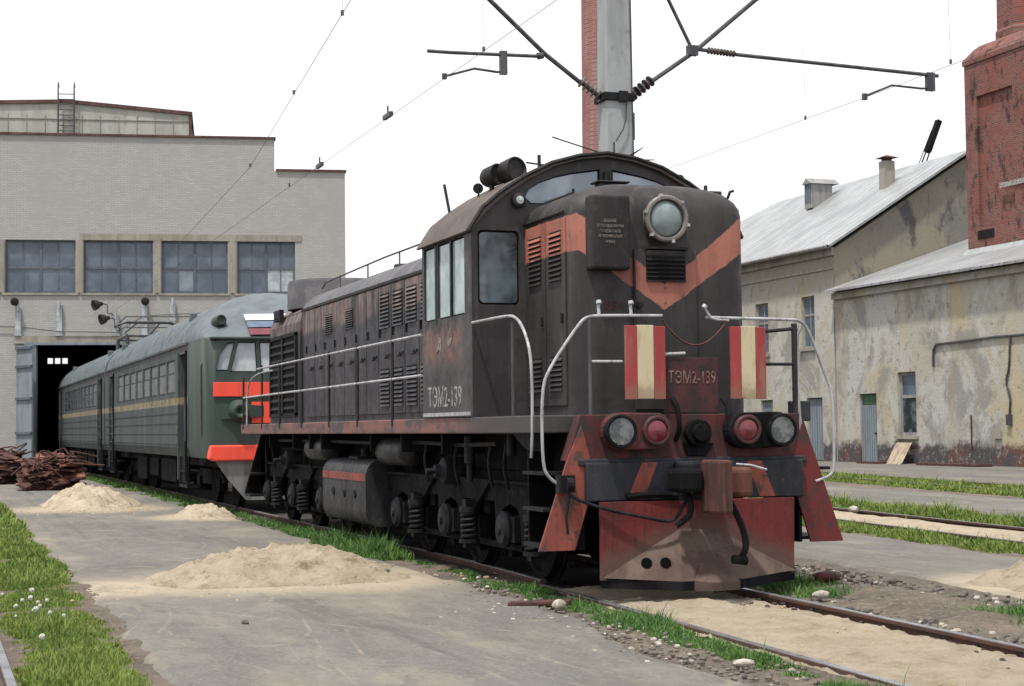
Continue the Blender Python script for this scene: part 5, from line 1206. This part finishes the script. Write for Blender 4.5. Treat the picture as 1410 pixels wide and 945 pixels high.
grass('grass', 'ragged grass along the near side of the locomotive', [
    (lambda y: xc(y)-1.30, lambda y: xc(y)-.80, -7, -3.0, 2600, .065, .0045, .38), (lambda y: xc(y)-1.35, lambda y: xc(y)-.74, -3.0, 1.6, 2600, .055, .0045, .38), (-1.5, -.95, 1.4, 6.0, 1400, .05, .006, .42), (lambda y: xc(y)-1.1, lambda y: xc(y)-.7, -2.4, .6, 300, .16, .004, .62), (-1.7, -1.0, 6.0, 9.4, 2600, .125, .008, .24),
    (-1.55, -.9, 9.6, 20, 1000, .08, .008, .34), (-1.7, -.8, 20, 50, 420, .09, .014, .32)], WEEDM, 2)
grass('grass', 'grass and weeds on the dirt right of the front rail', [
    (lambda y: xc(y)+.95, lambda y: xc(y)+2.0, -.6, 2.6, 2400, .10, .0055, .30), (lambda y: xc(y)+1.3, lambda y: xc(y)+2.5, -6, -.9, 1500, .10, .006, .40)], WEEDM, 3)
grass('grass', 'grass verges along the second track', [
    (lambda y: rx(y)-2.4, lambda y: rx(y)-1.6, -2, 30, 620, .09, .009, .24), (lambda y: rx(y)+.15, lambda y: rx(y)+1.2, -2, 40, 900, .15, .010, .2), (lambda y: rx(y)-.7, lambda y: rx(y)-.1, 4, 30, 60, .08, .009, .5)], GRASSM, 4)
grass('grass', 'grass along the farthest track before the houses', [
    (lambda y: r3(y)-1.0, lambda y: r3(y)-.1, 10, 60, 320, .10, .014, .3), (lambda y: r3(y)+.1, lambda y: r3(y)+2.2, 10, 60, 320, .10, .014, .32)], GRASSM, 5)

# dandelion clocks in the left verge
R = thing('dandelion', 'white dandelion clock in the left grass verge', 'flower', (0, 0, 0), 'white dandelion clocks in the verge', local=True)
MB().tube([(0, 0, -.05), (.01, 0, .12), (.0, .01, .2)], .004, 5).build('stem', WEEDM, R)
m = MB()
for k in range(70):
    v = Vector((random.gauss(0, 1), random.gauss(0, 1), random.gauss(0, 1))).normalized(); m.tube([v*.006, v*.032], [.003, .006], 4)
hd = m.build('seed_head', NT('dandelion_fluff', .9).m, R); hd.data.materials[0].node_tree.nodes['Principled BSDF'].inputs['Base Color'].default_value = (.6, .6, .55, 1)
for v in hd.data.vertices: v.co.z += .21
rr = random.Random(4); first = True
for k in range(16):
    o = R if first else copy_tree(R); first = False
    o.location = (rr.gauss(-6.05, .16), rr.gauss(1.6, 1.1), -.13); o.rotation_euler = (rr.uniform(-.2, .2), rr.uniform(-.2, .2), rr.uniform(0, 6)); s_ = rr.uniform(.45, .8); o.scale = (s_,)*3
# gravel on the dirt and loose stones
def stones_obj(name, n, fx, label, mat, seed, smin, smax):
    rnd = random.Random(seed); mb = MB()
    for k in range(n):
        x, y = fx(rnd); s_ = rnd.uniform(smin, smax); c = Vector((x, y, -.06+s_*.3))
        ph = [Vector((rnd.uniform(.6, 1.2)*math.cos(a)*s_, rnd.uniform(.6, 1.2)*math.sin(a)*s_, 0)) for a in (0, 1.05, 2.1, 3.14, 4.2, 5.2)]
        mb.loft([[c+p*.9-Vector((0, 0, s_*.5)) for p in ph], [c+p for p in ph], [c+p*.6+Vector((0, 0, s_*.5*rnd.uniform(.6, 1.1))) for p in ph]])
    o = mb.build(name, mat, None, fix=False); return tag(o, label, 'gravel', None, 'stuff')
STONE = weathered('pale_stone', (.36, .33, .29), (.22, .195, .17), 9, rough=.9, streak=False)
CINDER = weathered('blackish_clinker', (.05, .043, .038), (.03, .027, .025), 9, rough=.95, streak=False)
CLOD = weathered('sandy_clod', (.36, .28, .19), (.24, .17, .11), 9, rough=.95, streak=False)
STONED = weathered('dark_stone', (.14, .12, .105), (.085, .075, .068), 9, rough=.9, streak=False)
stones_obj('gravel', 1500, lambda r: (lambda y: (xc(y)+r.uniform(.85, 2.9), y))(r.uniform(-6.5, 4)), 'dark gravel on the dirt bank right of the front rail', STONED, 2, .012, .045)
stones_obj('gravel', 2200, lambda r: (lambda y: (xc(y)+r.gauss(1.7, .45), y))(r.uniform(-6.5, 3)), 'blackish clinker on the dirt bank by the front rail', CINDER, 12, .01, .035)
stones_obj('gravel', 260, lambda r: (lambda y: (xc(y)+r.uniform(.85, 2.7), y))(r.uniform(-6.5, 4)), 'pale stones scattered on the dirt bank right of the rail', STONE, 3, .012, .045)
stones_obj('gravel', 700, lambda r: (lambda y: (xc(y)+r.gauss(-1.55, .25), y))(r.uniform(-7, 2.5)), 'crumbs of gravel along the broken roadway edge', STONED, 4, .008, .03)
stones_obj('gravel', 200, lambda r: (lambda y: (xc(y)+r.gauss(-1.6, .4), y))(r.uniform(-7, 4)), 'pale crumbs of stone along the roadway edge', STONE, 5, .008, .03)
stones_obj('gravel', 260, lambda r: (r.uniform(-5.4, -1.8), r.uniform(-4.5, 9)), 'small grit lying on the asphalt', STONED, 6, .005, .014)
stones_obj('gravel', 130, lambda r: (lambda y: (xc(y)+r.uniform(-.6, .65), y))(r.uniform(-6, .6)), 'bits of dark debris on the pale sand between the rails', CLOD, 14, .006, .022)
stones_obj('gravel', 420, lambda r: (r.gauss(-3.1, .95), r.gauss(3.1, .55)), 'clods crumbled off the big sand heap', CLOD, 7, .008, .03)
stones_obj('gravel', 160, lambda r: (r.gauss(-3.4, .8), r.gauss(21.5, .8)), 'clods at the foot of the far sand heap', CLOD, 8, .015, .05)
def lump(name, loc, size, mat, label, cat, seed):
    rnd = random.Random(seed); mb = MB(); n = 12; rings = []
    for j in range(6):
        ph = math.pi*(j+.3)/6.3
        rings.append([(loc[0]+size[0]*math.sin(ph)*math.cos(k*2*math.pi/n)*(1+rnd.uniform(-.2, .2)), loc[1]+size[1]*math.sin(ph)*math.sin(k*2*math.pi/n)*(1+rnd.uniform(-.2, .2)), loc[2]+size[2]*math.cos(ph)) for k in range(n)])
    return single(mb.loft(rings), name, mat, label, cat, smooth=60)
lump('stone', (-1.72, -4.35, -.02), (.075, .04, .03), STONE, 'white flat stone on the dirt at the bottom of the photo', 'stone', 1)
lump('stone', (-1.60, -.55, .0), (.06, .06, .055), STONE, 'pale stone beside the grass in front of the locomotive', 'stone', 2)
lump('stone', (-2.20, 3.2, .02), (.07, .06, .05), STONED, 'brown clod at the foot of the big sand heap', 'stone', 3)
lump('stone', (-4.38, -.4, -.03), (.03, .05, .025), STONED, 'small dark stone alone on the asphalt', 'stone', 4)
lump('stone', (9.2, 12.5, .02), (.09, .12, .07), STONE, 'white stone beside the far rail of the second track', 'stone', 5)
lump('stone', (.85, -.9, .02), (.09, .05, .04), STONE, 'pale stone on the dirt beside the front rail', 'stone', 6)
lump('stone', (1.6, .3, .06), (.16, .09, .06), DARKRED, 'reddish broken lump on the dirt bank', 'stone', 7)
single(MB().obox((-1.62, -.1, -.02), (.26, -.12, .01), (.03, .06, 0), (0, 0, .02)), 'wooden_scrap', RUST, 'short rusty slat at the roadway edge beside the locomotive step', 'scrap', bevel=.01)
